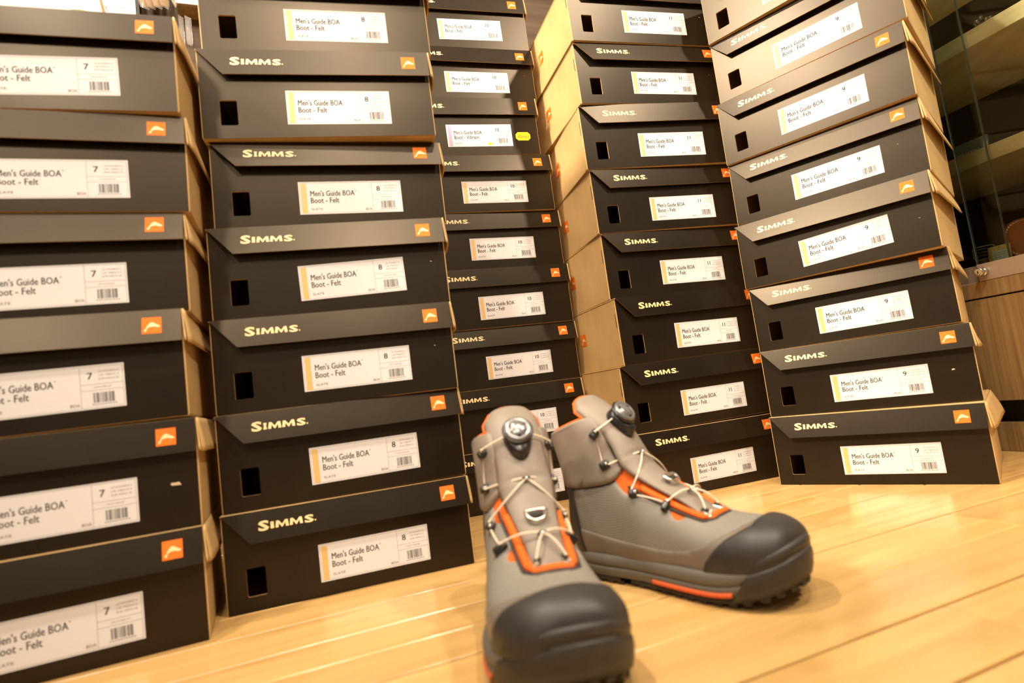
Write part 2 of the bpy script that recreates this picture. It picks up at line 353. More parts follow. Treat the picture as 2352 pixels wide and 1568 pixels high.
# size labels
SZ = {7: ("US WOMEN'S 9", "UK MEN'S 6", "EUR MEN'S 40"), 8: ("US WOMEN'S 10", "UK MEN'S 7", "EUR MEN'S 41"), 9: ("US WOMEN'S 11", "UK MEN'S 8", "EUR MEN'S 42"), 10: ("US WOMEN'S 12", "UK MEN'S 9", "EUR MEN'S 43"), 11: ("US WOMEN'S 13", "UK MEN'S 10", "EUR MEN'S 44")}
LW, LH = .1632, .0546
def label_me(size, vib=False):
    f = Flat(); w, h = LW, LH; y = -.00022
    X = lambda a: -w/2+a*w
    Z = lambda a: h/2-a*h
    f.rect(X(.022), Z(.965), X(.075), Z(.055), y, 1)
    t = .00022
    for (a, b_, c, d) in ((.012, .035, .988, .035), (.012, .965, .988, .965), (.705, .44, .988, .44), (.705, .58, .988, .58)):
        f.rect(X(a), Z(b_)-t, X(c), Z(d)+t, y, 3)
    for (a, b_, d) in ((.012, .035, .965), (.988, .035, .965), (.705, .035, .965)):
        f.rect(X(a)-t, Z(d), X(a)+t, Z(b_), y, 3)
    def tx(s, a, zc, wd, hh, mi, bold=.0):
        v, q = text_tris(s, X(a), Z(zc), wd*w, hh*h, 0); f.add(v, q, y-.00006, mi)
        if bold: f.add([(p+bold*.026, r_) for p, r_ in v], q, y-.00008, mi); f.add([(p+bold*.013, r_+bold*.010) for p, r_ in v], q, y-.00007, mi)
    tx("Men's Guide BOA", .108, .36, .425, .165, 2, .013)
    f.rect(X(.541), Z(.30), X(.549), Z(.275), y, 2)
    if vib: tx("Boot - Vibram", .108, .575, .37, .165, 2, .013)
    else: tx("Boot - Felt", .108, .575, .27, .165, 2, .013)
    tx("SLATE", .108, .845, .105, .060, 3, .01)
    tx("BOA", .632, .885, .062, .070, 3, .01)
    tx(str(size), .752, .245, .034 if size < 10 else (.056 if size == 10 else .040), .155, 2, .016)
    for i, s in enumerate(SZ[size]): tx(s, .828, .155+.085*i, .135, .042, 3, 0)
    tx("13010-096-%02d" % size, .79, .51, .12, .038, 3, 0)
    r = random.Random(size); x = .785
    while x < .925:
        bw = r.choice((.003, .0045, .0075)); f.rect(X(x), Z(.865), X(x+bw), Z(.635), y, 2); x += bw+r.choice((.003, .004, .006))
    for i in range(10): f.rect(X(.775+i*.017), Z(.915), X(.785+i*.017), Z(.885), y, 3)
    if vib:
        P = [(X(.648)+.0040*math.cos(a*math.pi/5)*1.3, Z(.885)+.0022*math.sin(a*math.pi/5)) for a in range(10)]
    me = f.build('label_print')
    for q in (paper, mauvebar if vib else goldbar, ink, lightink): me.materials.append(q)
    return me
lab_base = box_me('size_label', (-LW/2, -.00016, -LH/2), (LW/2, 0, LH/2)); lab_base.materials.append(paper)
LMS = {}
ORD = ['standing on the floor', 'second from the floor', 'third from the floor', 'fourth from the floor', 'fifth from the floor', 'sixth from the floor', 'seventh from the floor', 'eighth from the floor', 'ninth from the floor, at the top edge of the picture']
SIZE = {1: 7, 2: 8, 3: 10, 4: 11, 5: 9}
STK = {1: 'leftmost stack of boxes marked 7', 2: 'second stack from the left, boxes marked 8', 3: 'rear middle stack of boxes marked 10', 4: 'fourth stack from the left, boxes marked 11', 5: 'turned rightmost stack of boxes marked 9'}
cache = {}
def cached(key, fn):
    if key not in cache: cache[key] = fn()
    return cache[key]
keys = sorted(BOX)
for k in keys:
    c, n = k; x, y, z, yaw, tx_, ty_ = BOX[k]
    nxt = BOX.get((c, n+1))
    hs = ((nxt[2]-z)/BH) if nxt else 1.0
    e = empty('boot_box', (x, y, z), (tx_, ty_, yaw), 'YXZ'); s4 = 1.035 if c == 4 else 1.0; e.scale = (s4, s4, (hs if nxt else s4)*.9985)
    sz = SIZE[c]
    lab = 'dark boot box marked %d, %s %s' % (sz, ORD[n].split(',')[0], ('at the foot of its stack' if n == 0 else 'in ' + {1: 'the leftmost stack', 2: 'the second stack from the left', 3: 'the rear middle stack', 4: 'the stack with kraft sides showing', 5: 'the turned rightmost stack'}[c]))
    if n == 0: lab = 'dark boot box marked %d, standing on the floor under %s' % (sz, {1: 'the leftmost stack', 2: 'the second stack from the left', 3: 'the rear middle stack', 4: 'the stack with kraft sides showing', 5: 'the turned rightmost stack'}[c])
    if k == (3, 6): lab = 'dark boot box with a yellow octagon sticker beside its mauve-striped label'
    if k == (1, 5): lab = 'dark boot box topping the leftmost stack, white panels behind it, label 7'
    if k == (3, 0): lab = 'dark boot box on the floor under the rear middle stack, mostly hidden by the boots'
    tag(e, lab, 'box', 'boot boxes in the ' + STK[c])
    rb = random.Random(c*17+n)
    op = round(OPEN[c]+rb.choice((-.002, 0, .002)), 4); fk = 'o%.4f' % op
    def add(nm, me, par=e):
        o = bpy.data.objects.new(nm, me); C.objects.link(o); o.parent = par; return o
    bo = add('body', body_m)
    add('corner_slot', slot_m, bo)
    q = add('side_orange_square', side_sq, bo)
    add('side_leaping_fish', side_fi, bo)
    fp = add('front_panel', front_m)
    lid = add('lid', top_m)
    ff = add('front_flap', cached('f'+fk, lambda: flap_me(op)), lid); ff['label'] = 'dark front flap with slanted left end'
    sq, fi, wd = cached('b'+fk, lambda: badge_mes(op))
    add('orange_badge', sq); add('fish_emblem', fi)
    add('brand_lettering', wd)
    if c == 1: fl0, fl1 = .003, (.012 if n < 3 else .015)
    elif c == 2: fl0, fl1 = .003, .004
    elif c == 3: fl0, fl1 = .002, .003
    elif c == 4: fl0, fl1 = .001, .001
    else: fl0, fl1 = .004, (.010 if n > 1 else .014)
    add('side_flap', cached('s%.3f%.3f' % (fl0, fl1), lambda: side_flap_me(fl0, fl1)), lid)
    add('corner_fold', cached('c%s%.3f' % (fk, fl0), lambda: curl_me(op, fl0)), lid)
    if k in LAB:
        lx, lz, la = LAB[k]
        vib = (k == (3, 6))
        l = add('size_label', lab_base); l.location = (lx, -.0004, lz); l.rotation_euler = (0, -la, 0)
        if c == 4: l.scale = (1/s4, 1/s4, 1/s4); l.location = (lx/s4, -.0004, lz/s4)
        add('label_print', cached(('L', sz, vib), lambda: label_me(sz, vib)), l)
    if k == (3, 6):
        oct_ = [(-.0190, -.0050), (-.0130, -.0105), (.0130, -.0105), (.0190, -.0050), (.0190, .0050), (.0130, .0105), (-.0130, .0105), (-.0190, .0050)]
        st = add('yellow_sticker', extrude_poly('yellow_sticker', oct_, -.0012, -.0003, side_mi=0)); st.data.materials.append(yellow); st.location = (.3195, 0, .0455)
        v, f = text_tris('vibram', -.0160, 0, .032, .0085, .02)
        t = add('sticker_lettering', mesh('sticker_lettering', [(a, -.00135, b_) for a, b_ in v], f), st); t.data.materials.append(ydark)
        P = [(.0065*math.cos(a*math.pi/6), .0030*math.sin(a*math.pi/6)) for a in range(12)]
        o2 = add('yellow_mark', mesh('yellow_mark', [(a+.0235, -.0008, b_-.021) for a, b_ in P], [tuple(range(12))])); o2.data.materials.append(yellow); o2.location = (lx, 0, lz)
    # scuffs that show the card fibre
    SC = {(5, 1): (.325, .060, .0035), (1, 1): (.333, .058, .006), (2, 3): (.336, .070, .0016), (2, 2): (.33, .072, .0018), (4, 7): (.325, .070, .0018), (4, 6): (.327, .072, .0016), (5, 3): (.335, .06, .0015), (3, 7): (.335, .072, .0012), (5, 4): (.318, .068, .0012)}
    if k in SC:
        sx, szz, s = SC[k]; pts = [(sx+s*rb.uniform(.5, 1)*(1.6 if c == 1 else 1)*math.cos(a), szz+s*.55*rb.uniform(.4, 1)*math.sin(a)) for a in [i*math.pi/4 for i in range(8)]]
        V2, F2 = fan(pts); o3 = add('scuff', mesh('scuff', [(a, -.0005, b_) for a, b_ in V2], F2)); o3.data.materials.append(chip)
# ================================================================= BOOTS
# local axes: x from heel to toe, +y towards the inner side of the RIGHT boot, z up
def cat(pts, t):
    n = len(pts)-1; i = min(int(t*n), n-1); f = t*n-i
    p = [pts[max(i-1, 0)], pts[i], pts[i+1], pts[min(i+2, n)]]
    return [.5*((2*b)+(-a+c)*f+(2*a-5*b+4*c-d)*f*f+(-a+3*b-3*c+d)*f**3) for a, b, c, d in zip(*p)]
# stations: instep point (x,z), sole / heel point (x,z), half width outer, half width inner
ST = [(.2920,.0660, .2920,.046, .018,.016), (.2890,.0735, .2890,.040, .033,.028), (.2810,.0795, .281,.032, .045,.037), (.2660,.0835, .266,.026, .055,.044),
      (.2400,.0840, .240,.022, .062,.046), (.2100,.0870, .208,.022, .064,.045), (.1800,.0995, .172,.022, .061,.042), (.1500,.1160, .132,.022, .056,.040),
      (.1240,.1350, .092,.022, .052,.038), (.1050,.1540, .050,.022, .049,.037), (.0960,.1700, .014,.026, .046,.036), (.0910,.1820, .000,.060, .044,.036),
      (.0870,.1930, .004,.100, .043,.037), (.0820,.2020, .000,.140, .043,.038), (.0760,.2090, -.006,.170, .043,.039), (.0700,.2140, -.012,.190, .043,.039)]
NR, NA = 150, 104
def ring_pt(st, a):
    tx, tz, bx, bz, wl, wm = st
    cxx, czz = (tx+bx)/2, (tz+bz)/2; hx, hz = (tx-bx)/2, (tz-bz)/2
    ca, sa = math.cos(a), math.sin(a)
    e = 2.15 if ca > 0 else 3.6
    w = wm if sa > 0 else wl
    A = math.copysign(abs(ca)**(2/e), ca); B_ = math.copysign(abs(sa)**(2/e), sa)
    return Vector((cxx+hx*A, w*B_, czz+hz*A))
G = [[ring_pt(cat(ST, i/NR), 2*math.pi*j/NA) for j in range(NA)] for i in range(NR+1)]
# distance over the surface from the instep line, and normals
ARC = []
for i in range(NR+1):
    r = [0]*NA
    for j in range(1, NA//2+1): r[j] = r[j-1]+(G[i][j]-G[i][j-1]).length
    for j in range(NA-1, NA//2, -1): r[j] = -((abs(r[(j+1) % NA]) if j < NA-1 else 0)+(G[i][j]-G[i][(j+1) % NA]).length)
    ARC.append(r)
NRM = []
for i in range(NR+1):
    row = []
    for j in range(NA):
        d1 = G[min(i+1, NR)][j]-G[max(i-1, 0)][j]; d2 = G[i][(j+1) % NA]-G[i][(j-1) % NA]
        n = d1.cross(d2)
        if n.length < 1e-12: n = Vector((1, 0, 0))
        row.append(n.normalized())
    NRM.append(row)
_c = Vector((.15, 0, .06))
if sum(NRM[60][j].dot(G[60][j]-Vector((G[60][j].x, 0, .06))) for j in range(NA)) < 0: NRM = [[-n for n in r] for r in NRM]
UL = [0]
for i in range(1, NR+1): UL.append(UL[-1]+.5*((G[i][NA//5]-G[i-1][NA//5]).length+(G[i][0]-G[i-1][0]).length))
TX = [G[i][0].x for i in range(NR+1)]   # instep x of each ring
def ss(t): t = max(0, min(1, t)); return t*t*(3-2*t)
def patch(name, field, off, edge=.003, m=None, lip=.45, extra=None, base=-.0004):
    """part of the upper where field > 0, raised by off with softened edges"""
    idx = {}; V = []; Fc = []; UV = []
    f = [[field(i, j, G[i][j]) for j in range(NA)] for i in range(NR+1)]
    cutuv = (0, 0)
    def emit(key, P, n, fv):
        if key not in idx:
            o = off if extra is None else off+extra(P)
            h = o*(lip+(1-lip)*math.sqrt(max(0, 1-(1-min(1, max(0, fv)/edge))**2)))
            idx[key] = len(V); V.append(P+n*h)
            UV.append((UL[key[0]], ARC[key[0]][key[1]]) if key[0] != 'e' else cutuv)
        return idx[key]
    def low(key, P, n):
        key = ('low', key)
        if key not in idx: idx[key] = len(V); V.append(P+n*base); UV.append(cutuv)
        return idx[key]
    for i in range(NR):
        for j in range(NA):
            c = [(i, j), (i+1, j), (i+1, (j+1) % NA), (i, (j+1) % NA)]
            fv = [f[a][b_] for a, b_ in c]
            if max(fv) <= 0: continue
            poly = []; cuts = []
            for q in range(4):
                a, b_ = c[q], c[(q+1) % 4]; fa, fb = fv[q], fv[(q+1) % 4]
                if fa > 0: poly.append(emit(a, G[a[0]][a[1]], NRM[a[0]][a[1]], fa))
                if (fa > 0) != (fb > 0):
                    k = (a, b_) if a < b_ else (b_, a); t = fa/(fa-fb)
                    P = G[a[0]][a[1]].lerp(G[b_[0]][b_[1]], t); n = NRM[a[0]][a[1]].lerp(NRM[b_[0]][b_[1]], t).normalized()
                    cutuv = (UL[a[0]]*(1-t)+UL[b_[0]]*t, ARC[a[0]][a[1]]*(1-t)+ARC[b_[0]][b_[1]]*t)
                    v_ = emit(('e', k), P, n, 0); poly.append(v_); cuts.append((v_, low(k, P, n)))
            if len(poly) >= 3: Fc.append(tuple(poly))
            if len(cuts) == 2: Fc.append((cuts[0][0], cuts[0][1], cuts[1][1], cuts[1][0]))
    me = mesh(name, V, Fc, smooth=True)
    ul = me.uv_layers.new(name='UVMap'); buf = []
    for lp in me.loops: buf.extend(UV[lp.vertex_index])
    ul.data.foreach_set('uv', buf)
    bm = bmesh.new(); bm.from_mesh(me); bmesh.ops.recalc_face_normals(bm, faces=bm.faces[:]); bm.to_mesh(me); bm.free()
    me.polygons.foreach_set('use_smooth', [True]*len(me.polygons))
    if m: me.materials.append(m)
    return me
def tube(name, pts, r, m=None, n=8, closed=False, flat=1.0, taper=False):
    V = []; Fc = []; N_ = len(pts); pts = [Vector(p) for p in pts]; prev = None
    for i, p in enumerate(pts):
        a = pts[(i-1) % N_] if (closed or i > 0) else pts[i]; b_ = pts[(i+1) % N_] if (closed or i < N_-1) else pts[i]
        d = (b_-a).normalized(); ref = prev if prev else (Vector((0, 0, 1)) if abs(d.z) < .9 else Vector((1, 0, 0)))
        s = d.cross(ref).normalized(); u = s.cross(d).normalized(); prev = u
        rr_ = r*(1 if not taper else max(.15, math.sin(math.pi*min(1, max(0, (i+.3)/(N_-.4))))**.4))
        for k in range(n):
            t = 2*math.pi*k/n; V.append(p+(s*math.cos(t)+u*math.sin(t)*flat)*rr_)
    for i in range(N_ if closed else N_-1):
        for k in range(n):
            i2 = (i+1) % N_; Fc.append((i*n+k, i*n+(k+1) % n, i2*n+(k+1) % n, i2*n+k))
    if not closed: Fc.append(tuple(range(n))); Fc.append(tuple((N_-1)*n+k for k in range(n))[::-1])
    me = mesh(name, V, Fc, smooth=True)
    if m: me.materials.append(m)
    return me
def lerp_tab(tab, x):
    if x <= tab[0][0]: return tab[0][1]
    for (a, b_), (c, d) in zip(tab, tab[1:]):
        if x <= c: t = (x-a)/(c-a); return b_+(d-b_)*t
    return tab[-1][1]
def on_top(x, arc, lift=0):
    """point on the upper at instep station x and signed distance arc across it"""
    i = min(range(NR+1), key=lambda q: abs(TX[q]-x))
    i2 = i+1 if (i < NR and (TX[i]-x)*(TX[min(i+1, NR)]-x) <= 0) else max(i-1, 0)
    t = 0 if TX[i] == TX[i2] else max(0, min(1, (x-TX[i])/(TX[i2]-TX[i])))
    def at(i):
        js = list(range(0, NA//2+1)) if arc >= 0 else [0]+list(range(NA-1, NA//2, -1))
        for a, b_ in zip(js, js[1:]):
            if abs(ARC[i][b_]) >= abs(arc):
                q = (abs(arc)-abs(ARC[i][a]))/max(1e-9, abs(ARC[i][b_])-abs(ARC[i][a]))
                return G[i][a].lerp(G[i][b_], q)+NRM[i][a].lerp(NRM[i][b_], q).normalized()*lift
        return G[i][js[-1]].copy()
    return at(i).lerp(at(i2), t)
def on_side(x, z, side, lift=0):
    """nearest point of the upper seen from the side at (x,z); side +1 inner, -1 outer. returns point, normal"""
    best = None
    for i in range(0, NR+1):
        for j in range(1, NA):
            P = G[i][j]
            if P.y*side <= .012: continue
            d = (P.x-x)**2+(P.z-z)**2
            if best is None or d < best[0]: best = (d, i, j)
    _, i, j = best; return G[i][j]+NRM[i][j]*lift, NRM[i][j]

taupe = mat('taupe_coated_textile', (.235, .195, .155), .5, spec=.4); noise_col(taupe, (.22, .182, .145), (.25, .21, .168), (30, 30, 30), 3, .2, 900, .0002)
taupe_in = mat('taupe_soft_lining', (.26, .215, .17), .85)
randm = mat('warm_grey_rubberised_film', (.18, .150, .118), .42, spec=.5); noise_col(randm, (.17, .142, .112), (.192, .160, .126), (20, 20, 20), 3, .1, 700, .0001)
meshm = mat('grey_honeycomb_textile', (.16, .155, .135), .62, spec=.4)
N, L, b = nodes(meshm)
tc = N.new('ShaderNodeTexCoord'); mp = N.new('ShaderNodeMapping'); mp.inputs['Scale'].default_value = (400, 400, 1); mp.inputs['Rotation'].default_value = (0, 0, .7854); L.new(tc.outputs['UV'], mp.inputs[0])
vo = N.new('ShaderNodeTexVoronoi'); vo.feature = 'F1'; vo.inputs['Scale'].default_value = 1; vo.voronoi_dimensions = '2D'; vo.inputs['Randomness'].default_value = .05; L.new(mp.outputs[0], vo.inputs['Vector'])
r1 = N.new('ShaderNodeValToRGB'); e = r1.color_ramp.elements; e[0].position = .35; e[0].color = (.27, .25, .21, 1); e[1].position = .70; e[1].color = (.060, .056, .047, 1)
L.new(vo.outputs['Distance'], r1.inputs[0]); L.new(r1.outputs[0], b.inputs['Base Color'])
bp = N.new('ShaderNodeBump'); bp.invert = True; bp.inputs['Strength'].default_value = .22; bp.inputs['Distance'].default_value = .0008; L.new(vo.outputs['Distance'], bp.inputs['Height']); L.new(bp.outputs[0], b.inputs['Normal'])
rub = mat('black_toe_rubber', (.030, .027, .024), .48, spec=.5); noise_col(rub, (.027, .0245, .022), (.036, .032, .028), (60, 60, 60), 4, .25, 600, .0002)
rub2 = mat('black_sole_rubber', (.018, .016, .014), .55, spec=.5)
mids = mat('grey_midsole_foam', (.125, .115, .095), .5, spec=.45)
dtex = mat('black_textile', (.014, .013, .012), .8)
edging = mat('charcoal_edging', (.035, .033, .030), .7)
orng = mat('orange_textile', (.72, .13, .016), .7, spec=.2); orng2 = mat('orange_rubber', (.72, .12, .03), .55)
plast = mat('glossy_black_plastic', (.012, .012, .012), .28, spec=.6)
dialm = mat('graphite_dial_plastic', (.20, .20, .20), .25, metal=.5, spec=.7)
steel = mat('polished_steel', (.72, .70, .66), .22, metal=1)
cable = mat('cream_cable', (.78, .68, .52), .4, spec=.5)

# lower edge of the ankle cuff and upper edge of the rand, seen from the side
CUFF = [(-.03, .118), (.034, .1215), (.070, .1250), (.088, .1300), (.097, .1385), (.105, .158), (.115, .185)]
RAND = [(-.02, .080), (.013, .0690), (.055, .0620), (.106, .0560), (.150, .0530), (.174, .0535), (.205, .0600), (.227, .0690), (.246, .0775), (.262, .0850), (.275, .092)]
WO = [(.085, .034), (.100, .035), (.115, .037), (.135, .0335), (.160, .0300), (.185, .0285), (.205, .0265), (.213, .0200), (.2175, 0), (.23, -.02)]   # half width of the throat opening
def f_open(i, j, P): return lerp_tab(WO, TX[i])-abs(ARC[i][j])
def f_notch(i, j, P):   # small tab-shaped widening of the opening on both sides
    return .0085-math.hypot(TX[i]-.176, (abs(ARC[i][j])-.030)*1.0)
def f_opening(i, j, P): return max(f_open(i, j, P), f_notch(i, j, P), .013-math.hypot((TX[i]-.112)*.8, abs(ARC[i][j])-.034))
def smooth_tab(tab, n=60):
    return [tuple(cat(tab, q/n)) for q in range(n+1)]
RAND = smooth_tab(RAND); CUFF = smooth_tab(CUFF)
def f_rand(i, j, P): return lerp_tab(RAND, P.x)-P.z
def f_cap(i, j, P):
    x0 = .206 if P.y > 0 else .230      # inner side reaches further back
    t = max(0, min(1, (P.z-.028)/.052))
    return P.x-(x0+(.256-x0)*t-(.010 if P.y > 0 else -.002)*math.sin(math.pi*t)+.006*max(0, t-.8)/.2)
def f_cuffs(side):
    def f(i, j, P):
        if P.y*side <= 0: return -1
        return min(P.z-lerp_tab(CUFF, P.x), abs(ARC[i][j])-.0265)
    return f
def f_mesh(i, j, P): return min(lerp_tab(CUFF, P.x)-.002-P.z, -f_opening(i, j, P)) if P.x > .0 else -1
parts = []   # (name, mesh, parent name, label)
def P_(name, me, parent=None, label=None): parts.append((name, me, parent, label))
# base body
V = [p for r in G for p in r]; Fc = [(i*NA+j, (i+1)*NA+j, (i+1)*NA+(j+1) % NA, i*NA+(j+1) % NA) for i in range(NR) for j in range(NA)]
# turned-in collar lining
last = NR*NA; c0 = sum(G[NR], Vector())/NA; n0 = len(V)
for q, (sc, dz) in enumerate(((.93, .0015), (.84, -.001), (.80, -.02), (.82, -.06), (.7, -.10))):
    for p in G[NR]: V.append(c0+(p-c0)*sc+Vector((0, 0, dz)))
    a = last if q == 0 else n0+(q-1)*NA; b0 = n0+q*NA
    Fc += [(a+j, b0+j, b0+(j+1) % NA, a+(j+1) % NA) for j in range(NA)]
Fc.append(tuple(n0+4*NA+j for j in range(NA))); Fc.append(tuple(range(NA))[::-1])
bmx = bmesh.new(); me = mesh('upper', V, Fc, smooth=True); bmx.from_mesh(me); bmesh.ops.recalc_face_normals(bmx, faces=bmx.faces[:]); bmx.to_mesh(me); bmx.free(); me.materials.append(dtex)
P_('upper', me)
P_('bellows', patch('bellows', lambda i, j, P: min(f_opening(i, j, P)+.002, 1), .0012, .002, orng), None, 'orange throat lining')
P_('mesh_panel', patch('mesh_panel', f_mesh, .0030, .0022, meshm), None, 'grey honeycomb mesh panel')
P_('rand', patch('rand', lambda i, j, P: min(f_rand(i, j, P), P.x+.02), .0046, .0022, randm, .78), None, 'smooth warm grey rand')
P_('toe_cap', patch('toe_cap', f_cap, .0070, .0040, rub, .78), None, 'black rubber toe cap')
P_('heel_shade_patch', patch('heel_shade_patch', lambda i, j, P: min(.030-P.x-(P.z-.03)*.1, .125-P.z), .0060, .004, rub, .85), None, 'black heel patch, shade painted in')  # shadow at the heel put into the colour as a black patch
for s in (1, -1):
    P_('ankle_cuff', patch('ankle_cuff', f_cuffs(s), .0072, .0065, taupe), None, 'padded taupe ankle cuff')
    # orange-lined rim of the cuff
    rim = [G[NR][j if s > 0 else NA-j]+Vector((.0, s*.0034, .0010)) for j in range(8, NA//2-2)]
    P_('cuff_rim', tube('cuff_rim', rim, .0042, taupe, 10, taper=True), None)
    rim2 = [c0+(G[NR][j if s > 0 else NA-j]-c0)*.97+Vector((0, s*.001, .0050)) for j in range(9, NA//2-2)]
    P_('cuff_lining', tube('cuff_lining', rim2, .0025, orng, 8, taper=True), None, 'orange lining edge')
    # black tube paints the shaded gap between cuff front and tongue
    P_('cuff_gap_shade', tube('cuff_gap_shade', [on_top(x, s*.0262, .0020) for x in [.098-.0030*q for q in range(9)]], .0013, dtex), None)
# rolled orange pipe and charcoal edging around the throat
def throat_path(inset, lift, x1=.100, n=26):
    L_ = []
    xs = [x1+(.2165-inset-x1)*q/n for q in range(n+1)]
    for x in xs: L_.append((x, max(0, lerp_tab(WO, x+inset*.6)-inset)))
    L_[-1] = (.2165-inset, .0)
    pts = [on_top(x, a, lift) for x, a in L_[:-2]]; neg = [on_top(x, -a, lift) for x, a in L_[:-2]][::-1]
    mid = [on_top(.2165-inset-.0006, a, lift) for a in (.016, .010, .004, -.004, -.010, -.016)]
    return pts+mid+neg
P_('throat_piping', tube('throat_piping', throat_path(.0052, .0034, .128), .0046, orng, 10, flat=.8), None, 'rolled orange piping')
P_('throat_edging', tube('throat_edging', throat_path(-.0006, .0030, .116), .0017, edging, 8), None)
# tongue
TC = [(.2075, .0905), (.195, .0975), (.180, .1070), (.165, .1155), (.150, .1245), (.135, .1345), (.122, .1450), (.111, .1570), (.103, .1690), (.096, .1815), (.088, .1940), (.077, .2070), (.063, .2200), (.047, .2320), (.031, .2420)]
TWd = [(0, .0185), (.15, .0200), (.3, .0245), (.42, .0290), (.5, .0325), (.6, .0305), (.72, .0300), (.84, .0350), (.93, .0345), (.975, .0250), (1, .0120)]
def tongue_frame(t):
    a = cat([Vector((x, 0, z)).to_tuple() for x, z in TC], t); q = Vector(a)
    a2 = Vector(cat([(x, 0, z) for x, z in TC], min(1, t+.01))); a1 = Vector(cat([(x, 0, z) for x, z in TC], max(0, t-.01)))
    d = (a2-a1).normalized(); n = Vector((0, 1, 0)).cross(d).normalized()
    if n.x < 0 and n.z < 0: n = -n
    if n.z < 0: n = -n
    return q, d, n
def tongue_pt(t, s, lift=0):
    q, d, n = tongue_frame(t); w = lerp_tab(TWd, t); y = s*w
    curv = .34 if t < .45 else .30
    R_ = .052 if t < .5 else .060
    drop = R_-math.sqrt(max(1e-6, R_*R_-min(y*y, R_*R_*.8)))
    return q+Vector((0, y, 0))-n*(drop-lift), n
NT, NS = 70, 20
V = []; Fc = []
for side in (0, 1):
    for i in range(NT+1):
        for j in range(NS+1):
            s = -1+2*j/NS; t = i/NT
            ed = math.sqrt(max(0, 1-abs(s)**6))*(ss((1-t)/.03) if t > .97 else 1)
            th = (.0022+.0035*ss((t-.3)/.3))*ed
            wr_ = -.0016*math.exp(-((t-.52)/.018)**2)*(1-s*s) - .0010*math.exp(-((t-.44)/.02)**2)*(1-s*s)
            p, n = tongue_pt(t, s, (th+wr_) if side == 0 else -th)
            V.append(p)
o_ = (NT+1)*(NS+1)
for i in range(NT):
    for j in range(NS):
        a = i*(NS+1)+j; Fc.append((a, a+1, a+NS+2, a+NS+1)); Fc.append((o_+a, o_+a+NS+1, o_+a+NS+2, o_+a+1))
    for j in (0, NS): a = i*(NS+1)+j; Fc.append((a, a+NS+1, o_+a+NS+1, o_+a))
for j in range(NS):
    for i in (0, NT): a = i*(NS+1)+j; Fc.append((a, o_+a, o_+a+1, a+1))
bmx = bmesh.new(); me = mesh('tongue', V, Fc); bmx.from_mesh(me); bmesh.ops.remove_doubles(bmx, verts=bmx.verts[:], dist=1e-5); bmesh.ops.recalc_face_normals(bmx, faces=bmx.faces[:]); bmx.to_mesh(me); bmx.free()
me.polygons.foreach_set('use_smooth', [True]*len(me.polygons)); me.materials.append(taupe)
P_('tongue', me, None, 'padded taupe tongue')
# orange edge over the tongue's top
edge_pts = [tongue_pt(t, -1.0, -.001)[0] for t in (.84, .87, .90, .93, .955, .975, .99)]+[tongue_pt(1, s, -.001)[0] for s in (-.8, -.4, 0, .4, .8)]+[tongue_pt(t, 1.0, -.001)[0] for t in (.99, .975, .955, .93, .90, .87, .84)]
P_('tongue_piping', tube('tongue_piping', edge_pts, .0026, orng, 8, taper=True), 'tongue', 'orange piping')
# sole: plan outlines (x, outer y, inner y)
SO = [(-.006, -.004, .004), (-.003, -.019, .016), (.008, -.033, .027), (.030, -.0440, .0355), (.060, -.0490, .0385), (.100, -.0520, .0375), (.130, -.0570, .040), (.165, -.0650, .0455), (.200, -.0705, .0500), (.235, -.0685, .0510), (.265, -.0590, .0470), (.283, -.0450, .0390), (.2945, -.0260, .0260), (.2998, -.0110, .0120), (.3015, -.002, .003)]
def outline(n=110):
    out = [cat([(a, b_, 0) for a, b_, c in SO], q/(n-1)) for q in range(n)]
    inn = [cat([(a, c, 0) for a, b_, c in SO], q/(n-1)) for q in range(n)][::-1]
    return [Vector(p) for p in out+inn]
OUT = outline()
ON = []
for i in range(len(OUT)):
    d = OUT[(i+1) % len(OUT)]-OUT[i-1]; n = Vector((d.y, -d.x, 0)); n.normalize(); ON.append(n)
if sum(ON[i].dot(OUT[i]-Vector((.15, 0, 0))) for i in range(len(OUT))) < 0: ON = [-n for n in ON]
def spring(x): return .023*max(0, (x-.208)/.092)**2+.004*max(0, (.03-x)/.03)**2
def slab(name, prof, m, clip=None, cap=True, off=0):
    """prof: list of (z, outset); clip(P) > 0 keeps"""
    n = len(OUT); V = []; Fc = []
    for z, o in prof:
        for i in range(n):
            p = OUT[i]+ON[i]*(o+off); V.append(Vector((p.x, p.y, z+spring(p.x))))
    for r in range(len(prof)-1):
        for i in range(n):
            q = (r*n+i, r*n+(i+1) % n, (r+1)*n+(i+1) % n, (r+1)*n+i)
            Fc.append(q)
    if cap: Fc.append(tuple(range(n))[::-1]); Fc.append(tuple((len(prof)-1)*n+i for i in range(n)))
    if clip:
        V2 = list(V); F2 = []; cutc = {}
        fv = [clip(p) for p in V]
        for q in Fc:
            if max(fv[k] for k in q) <= 0: continue
            poly = []
            for a, b_ in zip(q, q[1:]+q[:1]):
                if fv[a] > 0: poly.append(a)
                if (fv[a] > 0) != (fv[b_] > 0):
                    k = (min(a, b_), max(a, b_))
                    if k not in cutc: cutc[k] = len(V2); V2.append(V[a].lerp(V[b_], fv[a]/(fv[a]-fv[b_])))
                    poly.append(cutc[k])
            if len(poly) > 2: F2.append(tuple(poly))
        V, Fc = V2, F2
    me = mesh(name, V, Fc, smooth=True)
    bm = bmesh.new(); bm.from_mesh(me); bmesh.ops.delete(bm, geom=[v for v in bm.verts if not v.link_faces], context='VERTS'); bmesh.ops.recalc_face_normals(bm, faces=bm.faces[:])
    bm.to_mesh(me); bm.free(); me.materials.append(m)
    me.polygons.foreach_set('use_smooth', [len(p.vertices) < 6 for p in me.polygons]); return me
